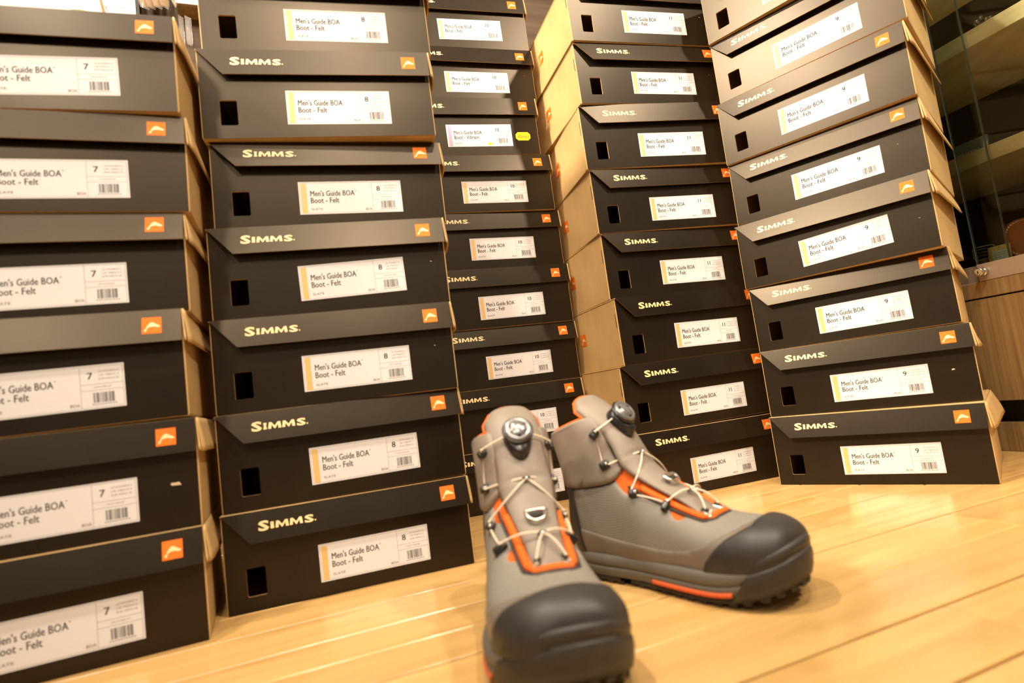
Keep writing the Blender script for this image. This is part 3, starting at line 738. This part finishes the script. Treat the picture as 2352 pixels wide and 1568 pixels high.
P_('midsole', slab('midsole', [(.0085, -.004), (.0095, .0005), (.0125, .0022), (.0180, .0030), (.0212, .0026), (.0222, .0006), (.0232, .0026), (.0275, .0036), (.0325, .0030), (.0360, .0005), (.0375, -.004), (.0375, -.008)], mids), None, 'grey midsole with a moulded groove')
P_('outsole', slab('outsole', [(.0026, -.004), (.0034, -.0008), (.0090, .0008), (.0098, -.002)], rub2, clip=lambda P: max(P.x-.098, .082-P.x)), None)
# arch shank and lugs
P_('arch_plate', slab('arch_plate', [(.0078, -.008), (.0082, -.005), (.0100, -.004)], rub2, clip=lambda P: min(P.x-.075, .105-P.x)), None)
lug = []
bml = bmesh.new()
def add_lug(c, ax, w, d, h=.0052):
    ay = Vector((-ax.y, ax.x, 0)); z0 = spring(c.x)
    vs = []
    for zz in (0, h):
        k = 1 if zz else .86
        for a, b_ in ((-1, -1), (1, -1), (1, 1), (-1, 1)): vs.append(bml.verts.new(c+ax*a*w*k+ay*b_*d*k+Vector((0, 0, z0+zz))))
    for q in ((0, 3, 2, 1), (4, 5, 6, 7), (0, 1, 5, 4), (1, 2, 6, 5), (2, 3, 7, 6), (3, 0, 4, 7)): bml.faces.new([vs[k] for k in q])
acc = 0
for i in range(len(OUT)):
    acc += (OUT[i]-OUT[i-1]).length
    p = OUT[i]
    if acc > .0155 and not (.080 < p.x < .102):
        acc = 0; t_ = Vector((-ON[i].y, ON[i].x, 0)); add_lug(p-ON[i]*.0062, t_, .0050, .0052)
for x in [.015, .035, .055, .075, .12, .14, .16, .18, .20, .22, .24, .26]:
    for y in (-.018, .0, .018): add_lug(Vector((x, y, 0)), Vector((1, 0, 0)), .006, .005)
me = from_bm(bml, 'lugs'); me.materials.append(rub2); P_('lugs', me, 'outsole')
P_('toe_bumper', slab('toe_bumper', [(.0050, -.003), (.0055, .0020), (.0140, .0046), (.0240, .0058), (.0290, .0054), (.0308, .0046), (.0320, .0012), (.0334, .0010), (.0350, .0044), (.0390, .0052), (.0440, .0040), (.0465, .0010), (.0475, -.005)], rub, clip=lambda P: P.x-(.243+(P.z-.012)*.72)), None, 'black rubber toe bumper with two ridges')
for s in (-1, 1):
    P_('sole_stripe', slab('sole_stripe', [(.0105, .0010), (.0112, .0040), (.0155, .0046), (.0163, .0016)], orng2, clip=lambda P: min(P.x-.136, .243-P.x, P.y*s), cap=False), 'midsole', 'orange stripe')
# ---- hardware
def block_me(name, sx, sy, sz, m, bev=.0012):
    bm = bmesh.new(); bm_box(bm, (-sx/2, -sy/2, 0), (sx/2, sy/2, sz), bev, 0, 2); me = from_bm(bm, name, True); me.materials.append(m); return me
def oriented(P, n, ang=0):
    """matrix with local z along n, local x turned by ang around it"""
    n = n.normalized(); ref = Vector((1, 0, 0)) if abs(n.x) < .9 else Vector((0, 0, 1))
    x = (ref-n*ref.dot(n)).normalized(); y = n.cross(x)
    m3 = Matrix((x, y, n)).transposed()
    return Matrix.Translation(P) @ (m3 @ Matrix.Rotation(ang, 3, 'Z')).to_4x4()
def bake(me, M):
    me.transform(M); return me
def ball(name, r, m, P, seg=10):
    bm = bmesh.new(); bmesh.ops.create_uvsphere(bm, u_segments=seg, v_segments=seg//2+1, radius=r); bmesh.ops.translate(bm, verts=bm.verts[:], vec=P)
    me = from_bm(bm, name, True); me.materials.append(m); return me
def cyl_bm(bm, r1, r2, z0, z1, n=28):
    a = [bm.verts.new((r1*math.cos(2*math.pi*k/n), r1*math.sin(2*math.pi*k/n), z0)) for k in range(n)]
    b_ = [bm.verts.new((r2*math.cos(2*math.pi*k/n), r2*math.sin(2*math.pi*k/n), z1)) for k in range(n)]
    for k in range(n): bm.faces.new((a[k], a[(k+1) % n], b_[(k+1) % n], b_[k]))
    return a, b_
def lathe(name, prof, m, n=32):
    V = []; Fc = []
    for r, z in prof:
        for k in range(n): V.append((r*math.cos(2*math.pi*k/n), r*math.sin(2*math.pi*k/n), z))
    for i in range(len(prof)-1):
        for k in range(n): Fc.append((i*n+k, i*n+(k+1) % n, (i+1)*n+(k+1) % n, (i+1)*n+k))
    Fc.append(tuple(range(n))[::-1]); Fc.append(tuple((len(prof)-1)*n+k for k in range(n)))
    me = mesh(name, V, Fc, smooth=True); me.materials.append(m)
    return me
# guides: (x, z, turn, shape) on both sides
GD = [(.0680, .1905, .9, 'a'), (.0790, .1500, .5, 'a'), (.1190, .1130, .3, 'a'), (.1600, .0985, 1.5, 'b'), (.2030, .0890, -.3, 'c')]
GP = {}
for s in (1, -1):
    for q, (x, z, ang, kind) in enumerate(GD):
        lift = .0064 if q < 2 else .0026
        P, n = on_side(x, z, s, lift); GP[s, q] = (P, n)
        sx, sy, sz = {'a': (.0135, .0105, .0055), 'b': (.0170, .0085, .0060), 'c': (.0175, .0095, .0045)}[kind]
        g = bake(block_me('lace_guide', sx, sy, sz, plast if kind != 'c' else steel, .0022), oriented(P, n, -ang*s))
        nm = 'lace_guide'
        P_(nm, g, None, 'black lace guide')
        gi = len(parts)-1
        M_ = oriented(P, n, -ang*s)
        P_('pin', ball('pin', .0021, steel, M_ @ Vector((sx*.28, 0, sz+.0006))), ('#', gi))
        P_('roller', bake(block_me('roller', sx*.42, sy*.72, .0022, plast, .0008), M_ @ Matrix.Translation((-sx*.2, 0, sz-.0004))), ('#', gi))
# hooks on the tongue
def hook(t, dx):
    p, n = tongue_pt(t, 0, .0050); q, d, n2 = tongue_frame(t)
    side = Vector((0, 1, 0))
    pts = [p-side*.0042-n*.001, p-side*.0034+n*.0028, p+n*.0042, p+side*.0034+n*.0028, p+side*.0042-n*.001]
    P_('lace_hook', tube('lace_hook', pts, .0014, plast), 'tongue'); 
    P_('hook_pin', ball('hook_pin', .0024, steel, p+n*.0036-d*.0012), 'tongue')
    return p+n*.0028
H1 = hook(.510, 0); H2 = hook(.165, 0)
# D ring
q, d, n = tongue_frame(.300); p0, _ = tongue_pt(.300, 0, .0050); sd = Vector((0, 1, 0))
RW = .0019
rg = [p0+sd*.0112*math.cos(a)-d*(.0135*math.sin(a))*(1 if math.sin(a) > 0 else .12)+n*(.0026) for a in [2*math.pi*k/22 for k in range(22)]]
P_('d_ring', tube('d_ring', rg, RW, steel, 8, closed=True), 'tongue', 'metal D ring')
P_('ring_slot', bake(block_me('ring_slot', .0160, .0066, .0014, dtex, .0006), Matrix((sd, -d, n)).transposed().to_4x4().copy() if False else (Matrix.Translation(p0-d*.0040+n*.0006) @ Matrix((sd, d, n)).transposed().to_4x4())), 'tongue')
# dial
q, d, n = tongue_frame(.765); pd, _ = tongue_pt(.765, 0, .003)
MD = Matrix.Translation(pd) @ Matrix((sd, n.cross(sd), n)).transposed().to_4x4()
base = bmesh.new()
nn = 30; rings = []
for z, k in ((-.005, 1.06), (.004, 1.0), (.0105, .93), (.0125, .84)):
    ring = []
    for a in range(nn):
        t = 2*math.pi*a/nn; x = .0165*math.cos(t); y = .0165*math.sin(t)
        if (Matrix((sd, n.cross(sd), n)).transposed() @ Vector((0, y, 0))).dot(d) < 0: y *= 1.85; x *= (1-.12*abs(math.sin(t)))
        ring.append(base.verts.new((x*k, y*k, z)))
    if rings:
        for a in range(nn): base.faces.new((rings[-1][a], rings[-1][(a+1) % nn], ring[(a+1) % nn], ring[a]))
    rings.append(ring)
base.faces.new(rings[-1]); base.faces.new(rings[0][::-1])
me = from_bm(base, 'dial_base', True); me.materials.append(plast); P_('dial_base', bake(me, MD), None, 'black dial housing'); 
MD = MD @ Matrix.Translation((0, 0, .0055)) @ Matrix.Rotation(.10, 4, 'X')
kn = bake(lathe('dial', [(.0150, .0070), (.0158, .0085), (.0160, .0125), (.0156, .0150), (.0142, .0166), (.0120, .0162), (.0112, .0156), (.0104, .0164), (.0070, .0180), (.0030, .0186), (.0008, .0187)], dialm, 36), MD)
P_('dial', kn, None, 'round graphite lace dial'); di = len(parts)-1
for a in (.5, 2.6, 4.7):
    P_('dial_slot', bake(block_me('dial_slot', .0042, .0022, .0016, black, .0006), MD @ Matrix.Rotation(a, 4, 'Z') @ Matrix.Translation((.0098, 0, .0156)) @ Matrix.Rotation(1.57, 4, 'Z')), ('#', di))
P_('dial_grip', bake(tube('dial_grip', [(.0162*math.cos(2*math.pi*k/48)*(1+.012*(k % 2)), .0162*math.sin(2*math.pi*k/48)*(1+.012*(k % 2)), .0110) for k in range(48)], .0022, plast, 6, closed=True), MD), ('#', di))
# lace runs
def gpt(s, q, lift=.0040, dx=0, dz=0):
    P, n = GP[s, q]; return P+n*lift+Vector((dx, 0, dz))
def run(pts, sag=0):
    pts = [Vector(p) for p in pts]; out = []
    for a, b_ in zip(pts, pts[1:]):
        for k in range(6): out.append(a.lerp(b_, k/6))
    out.append(pts[-1]); return out
def bowed(a, b_, n, h=.004):
    return [a.lerp(b_, k/10)+n*h*math.sin(math.pi*k/10) for k in range(11)]
for s in (1, -1):
    nd = tongue_frame(.6)[2]
    P_('lace', tube('lace', bowed(gpt(s, 0, .005, .004, .004), MD @ Vector((s*.0150, 0, .0010)), Vector((.7, 0, .3)), .003), .00105, cable), None, 'cream lace cable')
    P_('lace', tube('lace', [gpt(s, 0, .003, .003, -.006), gpt(s, 1, .003, -.003, .006)], .0004, cable), None, 'thin lower lace run')
    P_('lace', tube('lace', bowed(gpt(s, 1, .004, .007, .001), H1, nd, .0035), .00105, cable), None, 'cream lace cable')
    P_('lace', tube('lace', bowed(H1, gpt(s, 2, .005, -.001, .004), nd, .006), .00105, cable), None, 'cream lace cable')
    P_('lace', tube('lace', bowed(gpt(s, 2, .004, .006, -.003), gpt(s, 3, .005, -.003, .003), Vector((0, s*.5, .8)), .0015), .00105, cable), None, 'cream lace cable')
    nd2 = tongue_frame(.2)[2]
    P_('lace', tube('lace', bowed(gpt(s, 3, .005, .003, .004), H2, nd2, .0050), .00105, cable), None, 'cream lace cable')
    P_('lace', tube('lace', bowed(H2, gpt(s, 4, .005, -.002, .003), nd2, .0050), .00105, cable), None, 'cream lace cable')
    P_('lace', tube('lace', bowed(gpt(s, 4, .005, .006, .001), on_top(.2075, s*.016, .0075), Vector((.3, 0, .9)), .0012), .00105, cable), None, 'cream lace cable')
def boot(label, loc, yaw, mirror):
    e = empty('wading_boot', loc, (0, 0, yaw)); tag(e, label, 'boot', 'pair of wading boots')
    made = []
    for nm, me, par, lb in parts:
        if mirror:
            key = me.name
            me = me.copy(); me.transform(Matrix.Diagonal((1, -1, 1, 1))); me.flip_normals()
        o = bpy.data.objects.new(nm, me); C.objects.link(o)
        if isinstance(par, tuple): o.parent = made[par[1]]
        elif par: o.parent = [m for m in made if m.name.split('.')[0] == par][-1]
        else: o.parent = e
        if lb: o['label'] = lb
        if nm == 'lugs': o['kind'] = 'stuff'
        made.append(o)
    return e
boot('grey wading boot pointing its black toe at the camera, in front', (-.0214, .7787, 0), -1.4187, False)
boot('grey wading boot turned side-on to the right, behind the other boot', (.0705, .8568, 0), -.821, True)
# ================================================================= DISPLAY CABINET (right)
def room_obj(name, me, m=None, parent=None):
    """mesh built in room axes (u, v, z)"""
    me.transform(RM); return link(name, me, m, parent)
cw = mat('cabinet_oak', (.34, .20, .085), .45, spec=.4); noise_col(cw, (.25, .16, .068), (.40, .275, .122), (160, 160, 4), 5, .1, 300, .0002, .3, .7)
cw2 = mat('shelf_pine', (.42, .30, .15), .45, spec=.4); noise_col(cw2, (.56, .41, .22), (.70, .54, .31), (30, 6, 50), 5, .1, 300, .0002, .3, .7)
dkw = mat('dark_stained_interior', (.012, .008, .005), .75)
steelb = mat('brushed_steel', (.50, .40, .31), .42, metal=.35)
glass = bpy.data.materials.new('cabinet_glass'); glass.use_nodes = True
N = glass.node_tree.nodes; L = glass.node_tree.links
for n_ in list(N):
    if n_.type == 'BSDF_PRINCIPLED': N.remove(n_)
tr_ = N.new('ShaderNodeBsdfTransparent'); tr_.inputs[0].default_value = (.90, .94, .90, 1)
gl_ = N.new('ShaderNodeBsdfGlossy'); gl_.inputs['Roughness'].default_value = .03; gl_.inputs['Color'].default_value = (1, 1, 1, 1)
fr_n = N.new('ShaderNodeFresnel'); fr_n.inputs[0].default_value = 1.24; ms_ = N.new('ShaderNodeMixShader')
L.new(fr_n.outputs[0], ms_.inputs[0]); L.new(tr_.outputs[0], ms_.inputs[1]); L.new(gl_.outputs[0], ms_.inputs[2])
L.new(ms_.outputs[0], [n_ for n_ in N if n_.type == 'OUTPUT_MATERIAL'][0].inputs[0])
edgeg = mat('green_glass_edge', (.10, .125, .115), .2)
cab = empty('display_cabinet'); tag(cab, 'oak display cabinet with glass doors at the right edge, behind the turned stack', 'cabinet')
def cb(name, lo, hi, m, bev=.0008, par=None): return room_obj(name, box_me(name, lo, hi, bev), m, par or cab)
cb('door_panel', (1.440, .30, .1105), (1.462, 1.50, .3355), cw, .0012)
cb('door_panel', (1.440, -.45, .1105), (1.462, .298, .3355), cw, .0012)
cb('top_rail', (1.438, -.45, .3385), (1.85, 1.50, .3735), cw, .0012)
cb('kick_board', (1.447, -.45, .0), (1.47, 1.50, .062), cw)
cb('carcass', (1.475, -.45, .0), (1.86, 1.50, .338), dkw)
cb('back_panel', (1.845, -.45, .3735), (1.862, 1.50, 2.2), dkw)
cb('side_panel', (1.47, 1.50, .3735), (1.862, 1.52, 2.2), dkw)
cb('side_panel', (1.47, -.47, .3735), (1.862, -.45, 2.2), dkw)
cb('cabinet_top', (1.44, -.47, 2.2), (1.862, 1.52, 2.24), cw)
for z0, z1 in ((.638, .672), (.900, .937), (1.17, 1.205), (1.45, 1.485)): cb('shelf', (1.492, -.44, z0), (1.84, 1.495, z1), cw2, .0012)
d1 = cb('sliding_door', (1.4410, -.44, .411), (1.4470, .810, 2.19), glass, 0)
cb('steel_rail', (1.4375, -.44, .3740), (1.4500, .8105, .4112), steelb, .0006, d1)
cb('glass_edge', (1.4408, .8095, .411), (1.4472, .8108, 2.19), edgeg, 0, d1)
d2 = cb('sliding_door', (1.4570, .757, .411), (1.4630, 1.49, 2.19), glass, 0)
cb('steel_rail', (1.4540, .756, .3740), (1.4660, 1.49, .4112), steelb, .0006, d2)
cb('glass_edge', (1.4568, .7558, .411), (1.4632, .7571, 2.19), edgeg, 0, d2)
# cylinder lock sticking out of the rail
lk = lathe('lock', [(.0092, 0), (.0092, .010), (.0080, .0105), (.0080, .013), (.0092, .0135), (.0092, .0220), (.0084, .0232), (.0060, .0234)], steel, 24)
lk.transform(Matrix.Translation((1.4375, .797, .3930)) @ Matrix.Rotation(-math.pi/2, 4, 'Y')); lo_ = room_obj('cylinder_lock', lk, None, cab); lo_['label'] = 'chrome cylinder lock'
room_obj('key_slot', box_me('key_slot', (1.4136, .7962, .3895), (1.4142, .7978, .3955)), black, lo_)
# things inside
def rmat(u, v, z, rz=0, rx=0, ry=0): return Matrix.Translation((u, v, z)) @ Matrix.Rotation(rz, 4, 'Z') @ Matrix.Rotation(rx, 4, 'X') @ Matrix.Rotation(ry, 4, 'Y')
leather = mat('saddle_leather', (.30, .075, .022), .38, spec=.5); noise_col(leather, (.24, .058, .017), (.34, .09, .028), (18, 18, 18), 4, .3, 500, .0003)
stitch = mat('cream_thread', (.75, .62, .42), .7); tanp = mat('tan_card_tag', (.72, .52, .20), .6)
bw = mat('black_webbing', (.020, .019, .018), .35, spec=.6); nick = mat('dark_nickel', (.30, .29, .27), .25, metal=1)
pt = rrect(-.0, 0, .125, .080, .028, 7)
pc = extrude_poly('pouch', [(x-.0, z) for x, z in pt], -.008, .008, side_mi=0)
M_ = rmat(1.50, .776, .4130, -math.pi/2)
pc.transform(M_); po = room_obj('leather_pouch', pc, leather); tag(po, 'brown stitched leather pouch standing inside the cabinet at the right edge', 'pouch')
bm = bmesh.new()
n_ = len(pt)
ptsi = [((x-.0625)*.925+.0625, (z-.040)*.90+.040) for x, z in pt]
for i in range(n_):
    a, c_ = Vector((*ptsi[i], 0)), Vector((*ptsi[(i+1) % n_], 0)); ln = (c_-a).length; k = max(1, int(ln/.0030))
    for q in range(k):
        p, p2 = a.lerp(c_, (q+.15)/k), a.lerp(c_, (q+.75)/k)
        bm_box(bm, (min(p.x, p2.x)-.0003, -.0088, min(p.y, p2.y)-.0003), (max(p.x, p2.x)+.0003, -.0078, max(p.y, p2.y)+.0003))
st = from_bm(bm, 'stitching'); st.transform(M_); so = room_obj('stitching', st, stitch, po)
tg = extrude_poly('tag', [(0, 0), (.044, 0), (.044, .036), (0, .036)], -.0006, .0006, [[(.022+.0012*math.cos(a), .0325+.0012*math.sin(a)) for a in [k*math.pi/4 for k in range(8)]]], side_mi=0)
Mt = rmat(1.478, .806, .4115, -math.pi/2, -.12); tg.transform(Mt); to = room_obj('price_tag', tg, tanp); tag(to, 'tan card tag with a white sticker behind the glass, left of the leather pouch', 'tag')
tw = box_me('tag_sticker', (.008, -.0009, .003), (.041, -.0006, .025)); tw.transform(Mt); room_obj('tag_sticker', tw, paper, to)
fl_ = Flat()
for q in range(3):
    v_, f_ = text_tris(('Handmade leather', 'Made in Japan', 'goods')[q], .012, .0205-.005*q, (.026, .021, .012)[q], .0020, .0); fl_.add(v_, f_, -.00095, 0)
tm = fl_.build('tag_lettering'); tm.transform(Mt); room_obj('tag_lettering', tm, ink, to)
# two black webbing belts with buckles, lying in a pile
for q, (u_, v_, z_, a_) in enumerate(((1.535, .815, .4115, -.2), (1.520, .835, .4240, .5))):
    be = empty('webbing_belt', uv(u_, v_, z_), (0, 0, AU-math.pi/2+a_)); tag(be, ('black webbing belt with a buckle lying lowest behind the glass', 'black webbing belt with an open buckle on top of the pile behind the glass')[q], 'belt', 'black belts in the cabinet')
    bm = bmesh.new(); pr = None
    for k in range(25):
        t = k/24; x = -.06+.12*t; z = .006+.010*math.sin(t*math.pi*2.2+q)**2+.004; c = [bm.verts.new((x, y, z+dz)) for y, dz in ((-.016, 0), (.016, 0), (.016, .0028), (-.016, .0028))]
        if pr:
            for g in range(4): bm.faces.new((pr[g], pr[(g+1) % 4], c[(g+1) % 4], c[g]))
        else: bm.faces.new(c)
        pr = c
    bm.faces.new(pr[::-1]); link('strap', from_bm(bm, 'strap', True), bw, be)
    fr = [(x, -.019+.0002, z) for x, z in rrect(-.020, .003, .020, .033, .006, 3)]
    link('buckle_frame', tube('buckle_frame', fr, .0022, nick, 8, closed=True), None, be)
    for z in (.012, .020, .027): link('buckle_bar', tube('buckle_bar', [(-.018, -.019, z), (.018, -.019, z)], .0013, nick), None, be)
    link('strap_loop', box_me('strap_loop', (.030, -.018, .004), (.046, .018, .026), .003, 2), bw, be)
# grey name card on the middle shelf, trinkets on the upper shelf
cd = extrude_poly('card', [(0, 0), (.074, 0), (.074, .042), (0, .042)], -.0007, .0007, side_mi=0); gcard = mat('slate_grey_card', (.13, .135, .13), .5)
Mc = rmat(1.545, .868, .6722, -math.pi/2, -.08); cd.transform(Mc); co = room_obj('shop_card', cd, gcard); tag(co, 'slate grey name card with white lettering on the middle cabinet shelf', 'card')
fl_ = Flat(); v_, f_ = text_tris('PERFETTO', .005, .0135, .050, .0085, 0); fl_.add(v_, f_, -.0009, 0)
fl_.rect(.063, .012, .0645, .026, -.0009, 0); fl_.rect(.0662, .012, .0685, .026, -.0009, 0); fl_.rect(.070, .012, .0712, .026, -.0009, 0)
v_, f_ = text_tris('leather works', .012, .0225, .036, .0032, 0); fl_.add(v_, f_, -.0009, 1)
tm = fl_.build('card_lettering'); tm.transform(Mc); o = room_obj('card_lettering', tm, [paper, lightink], co)
bm = bmesh.new()
for k in range(9):
    a = k*.7; bmesh.ops.create_uvsphere(bm, u_segments=8, v_segments=6, radius=.005, matrix=Matrix.Translation((.016*math.cos(a), .012*math.sin(a), .004+.003*(k % 3))))
me = from_bm(bm, 'brooch', True); me.transform(rmat(1.505, .735, .938)); o = room_obj('metal_brooch', me, nick); tag(o, 'small nickel brooch at the front of the upper cabinet shelf', 'brooch')
red = mat('red_leather', (.40, .05, .03), .5)
bm = bmesh.new(); bm_box(bm, (-.02, -.035, 0), (.02, .035, .010), .004, 0, 2); me = from_bm(bm, 'fob', True); me.transform(rmat(1.515, .625, .937, .2)); o = room_obj('red_key_fob', me, red); tag(o, 'red leather key fob on the upper cabinet shelf, near the right edge', 'key fob')
# ================================================================= WALL DISPLAY (upper left)
wht = mat('white_poster_paper', (.88, .87, .84), .5)
olive = mat('olive_print', (.38, .36, .08), .6); brownp = mat('brown_print', (.42, .22, .06), .6); palep = mat('pale_grey_print', (.60, .58, .54), .6)
def vbox(name, u0, v0, z0, u1, v1, z1, m, par=None, bev=.0006): return room_obj(name, box_me(name, (u0, v0, z0), (u1, v1, z1), bev), m, par)
ps = vbox('wall_poster', -.80, 1.575, 1.16, -.264, 1.581, 1.80, wht); tag(ps, 'white printed poster on the wall above the leftmost stack', 'poster')
F_ = Flat()
def blob(cx_, cz_, pts, mi): v_, f_ = fan([(cx_+a, cz_+b_) for a, b_ in pts]); F_.add(v_, f_, 1.5745, mi)
blob(-.418, 1.3105, [(0, 0), (.012, .009), (.030, .011), (.052, .007), (.046, .003), (.024, .0035)], 0)
blob(-.395, 1.3035, [(-.01, .0), (.02, .006), (.05, .005), (.08, .001), (.05, .0015), (.02, .0025)], 2)
blob(-.3385, 1.300, [(0, 0), (.0035, .0), (.002, .024), (-.003, .050), (-.007, .075), (-.0105, .074), (-.008, .05), (-.004, .022)], 1)
rp = random.Random(5)
for q in range(26):
    cx_, cz_ = rp.uniform(-.60, -.29), rp.uniform(1.285, 1.42); a = rp.uniform(-.5, 2); l_ = rp.uniform(.006, .02)
    blob(cx_, cz_, [(0, 0), (l_*math.cos(a), l_*math.sin(a)), (l_*math.cos(a)-.003, l_*math.sin(a)+.0015), (-.002, .0025)], rp.choice((0, 1, 2, 2, 2)))
o = room_obj('poster_print', F_.build('poster_print'), [olive, brownp, palep], ps)
bb = vbox('peg_board', -.262, 1.590, 1.0, .25, 1.606, 2.2, wallm); tag(bb, 'dark brown display board beside the white poster', 'board')
fr_ = vbox('black_frame_strip', -.2685, 1.560, 1.16, -.2600, 1.574, 1.80, plast); tag(fr_, 'narrow black upright strip at the right edge of the white poster', 'strip')
gold = mat('gold_feather_packet', (.62, .36, .10), .45); noise_col(gold, (.30, .14, .03), (.55, .36, .13), (90, 90, 12), 4)
clr = mat('clear_plastic_sleeve', (.9, .9, .88), .08, spec=.8); clr.node_tree.nodes['Principled BSDF'].inputs['Alpha'].default_value = .14
wire = mat('chrome_wire', (.8, .78, .74), .15, metal=1)
def packet(u_, v_, z0, z1, w, tipped, rz, label, inner):
    e = empty('hanging_packet', uv(u_, v_, z0), (0, 0, AU+rz)); tag(e, label, 'packet', 'packets hanging on the display board')
    h = z1-z0; V = []; Fc = []; n = 10; m_ = 8
    for side in (1, -1):
        for i in range(n+1):
            t = i/n; ww = w*(min(1, t/.22*.92+.08) if tipped else min(1, t/.06*.3+.7)) if t < .25 else w
            for j in range(m_+1):
                s = -1+2*j/m_; V.append((s*ww/2, -side*.0042*(1-s*s)*math.sin(math.pi*min(1, max(0, t*1.0)))**.5-side*.0002, h*t))
    k = (n+1)*(m_+1)
    for i in range(n):
        for j in range(m_):
            a = i*(m_+1)+j; Fc.append((a, a+1, a+m_+2, a+m_+1)); Fc.append((k+a, k+a+m_+1, k+a+m_+2, k+a+1))
    link('sleeve', mesh('sleeve', V, Fc, smooth=True), clr, e)
    if inner:
        V2 = [(x*.8, y*.55, z*.94+.004) for x, y, z in V]; link('feathers', mesh('feathers', V2, Fc, smooth=True), inner, e)
    else:
        link('sleeve_edge', tube('sleeve_edge', [(-w/2, 0, h*.1), (0, 0, 0), (w/2, 0, h*.1), (w/2, 0, h)], .0006, wire), None, e)
    return e
for q, (u_, a_) in enumerate(((-.246, .5), (-.231, .7), (-.216, .6), (-.201, .8))):
    packet(u_, 1.545-.004*q, 1.322, 1.47, .028, False, a_, ['gold packet nearest the black strip', 'gold packet second from the black strip', 'gold packet third from the black strip', 'gold packet fourth from the black strip'][q]+' on the display board', gold)
packet(-.1775, 1.535, 1.3265, 1.45, .026, True, .2, 'gold packet with a pointed lower end hanging from a wire hook', gold)
for q, (u_, a_) in enumerate(((-.1690, .9), (-.1530, .6))):
    e = packet(u_, 1.545, 1.235, 1.312, .016, False, a_, ('empty clear sleeve, left one of two below the white card', 'empty clear sleeve, right one of two below the white card')[q], None)
for q, (u_, z_) in enumerate(((-.180, 1.381), (-.168, 1.344))):
    hk = tube('wire_hook', [uv(u_-.012, 1.592, z_+.004), uv(u_-.012, 1.520, z_), uv(u_-.009, 1.514, z_-.002), uv(u_+.009, 1.514, z_-.002), uv(u_+.014, 1.520, z_+.002), uv(u_+.016, 1.592, z_+.010)], .0011, wire)
    o = link('wire_hook', hk); tag(o, ('chrome wire hook, upper one on the display board', 'chrome wire hook, lower one by the white shelf card')[q], 'hook')
o = vbox('shelf_card', -.1760, 1.532, 1.3380, -.09, 1.536, 1.3660, wht); tag(o, 'blank white card strip between the hanging packets and the second stack', 'card')
o = vbox('shelf_ledge', -.1760, 1.537, 1.3360, .05, 1.5899, 1.3700, cw); tag(o, 'narrow wooden ledge behind the white card strip', 'shelf')
bm = bmesh.new(); bm_box(bm, (-.03, -.015, 0), (.03, .015, .017), .001); me = from_bm(bm, 'red_box'); me.transform(rmat(-.135, 1.560, 1.3702, .06)); o = room_obj('red_packet', me, red); tag(o, 'red brown packet lying above the white card strip', 'packet')
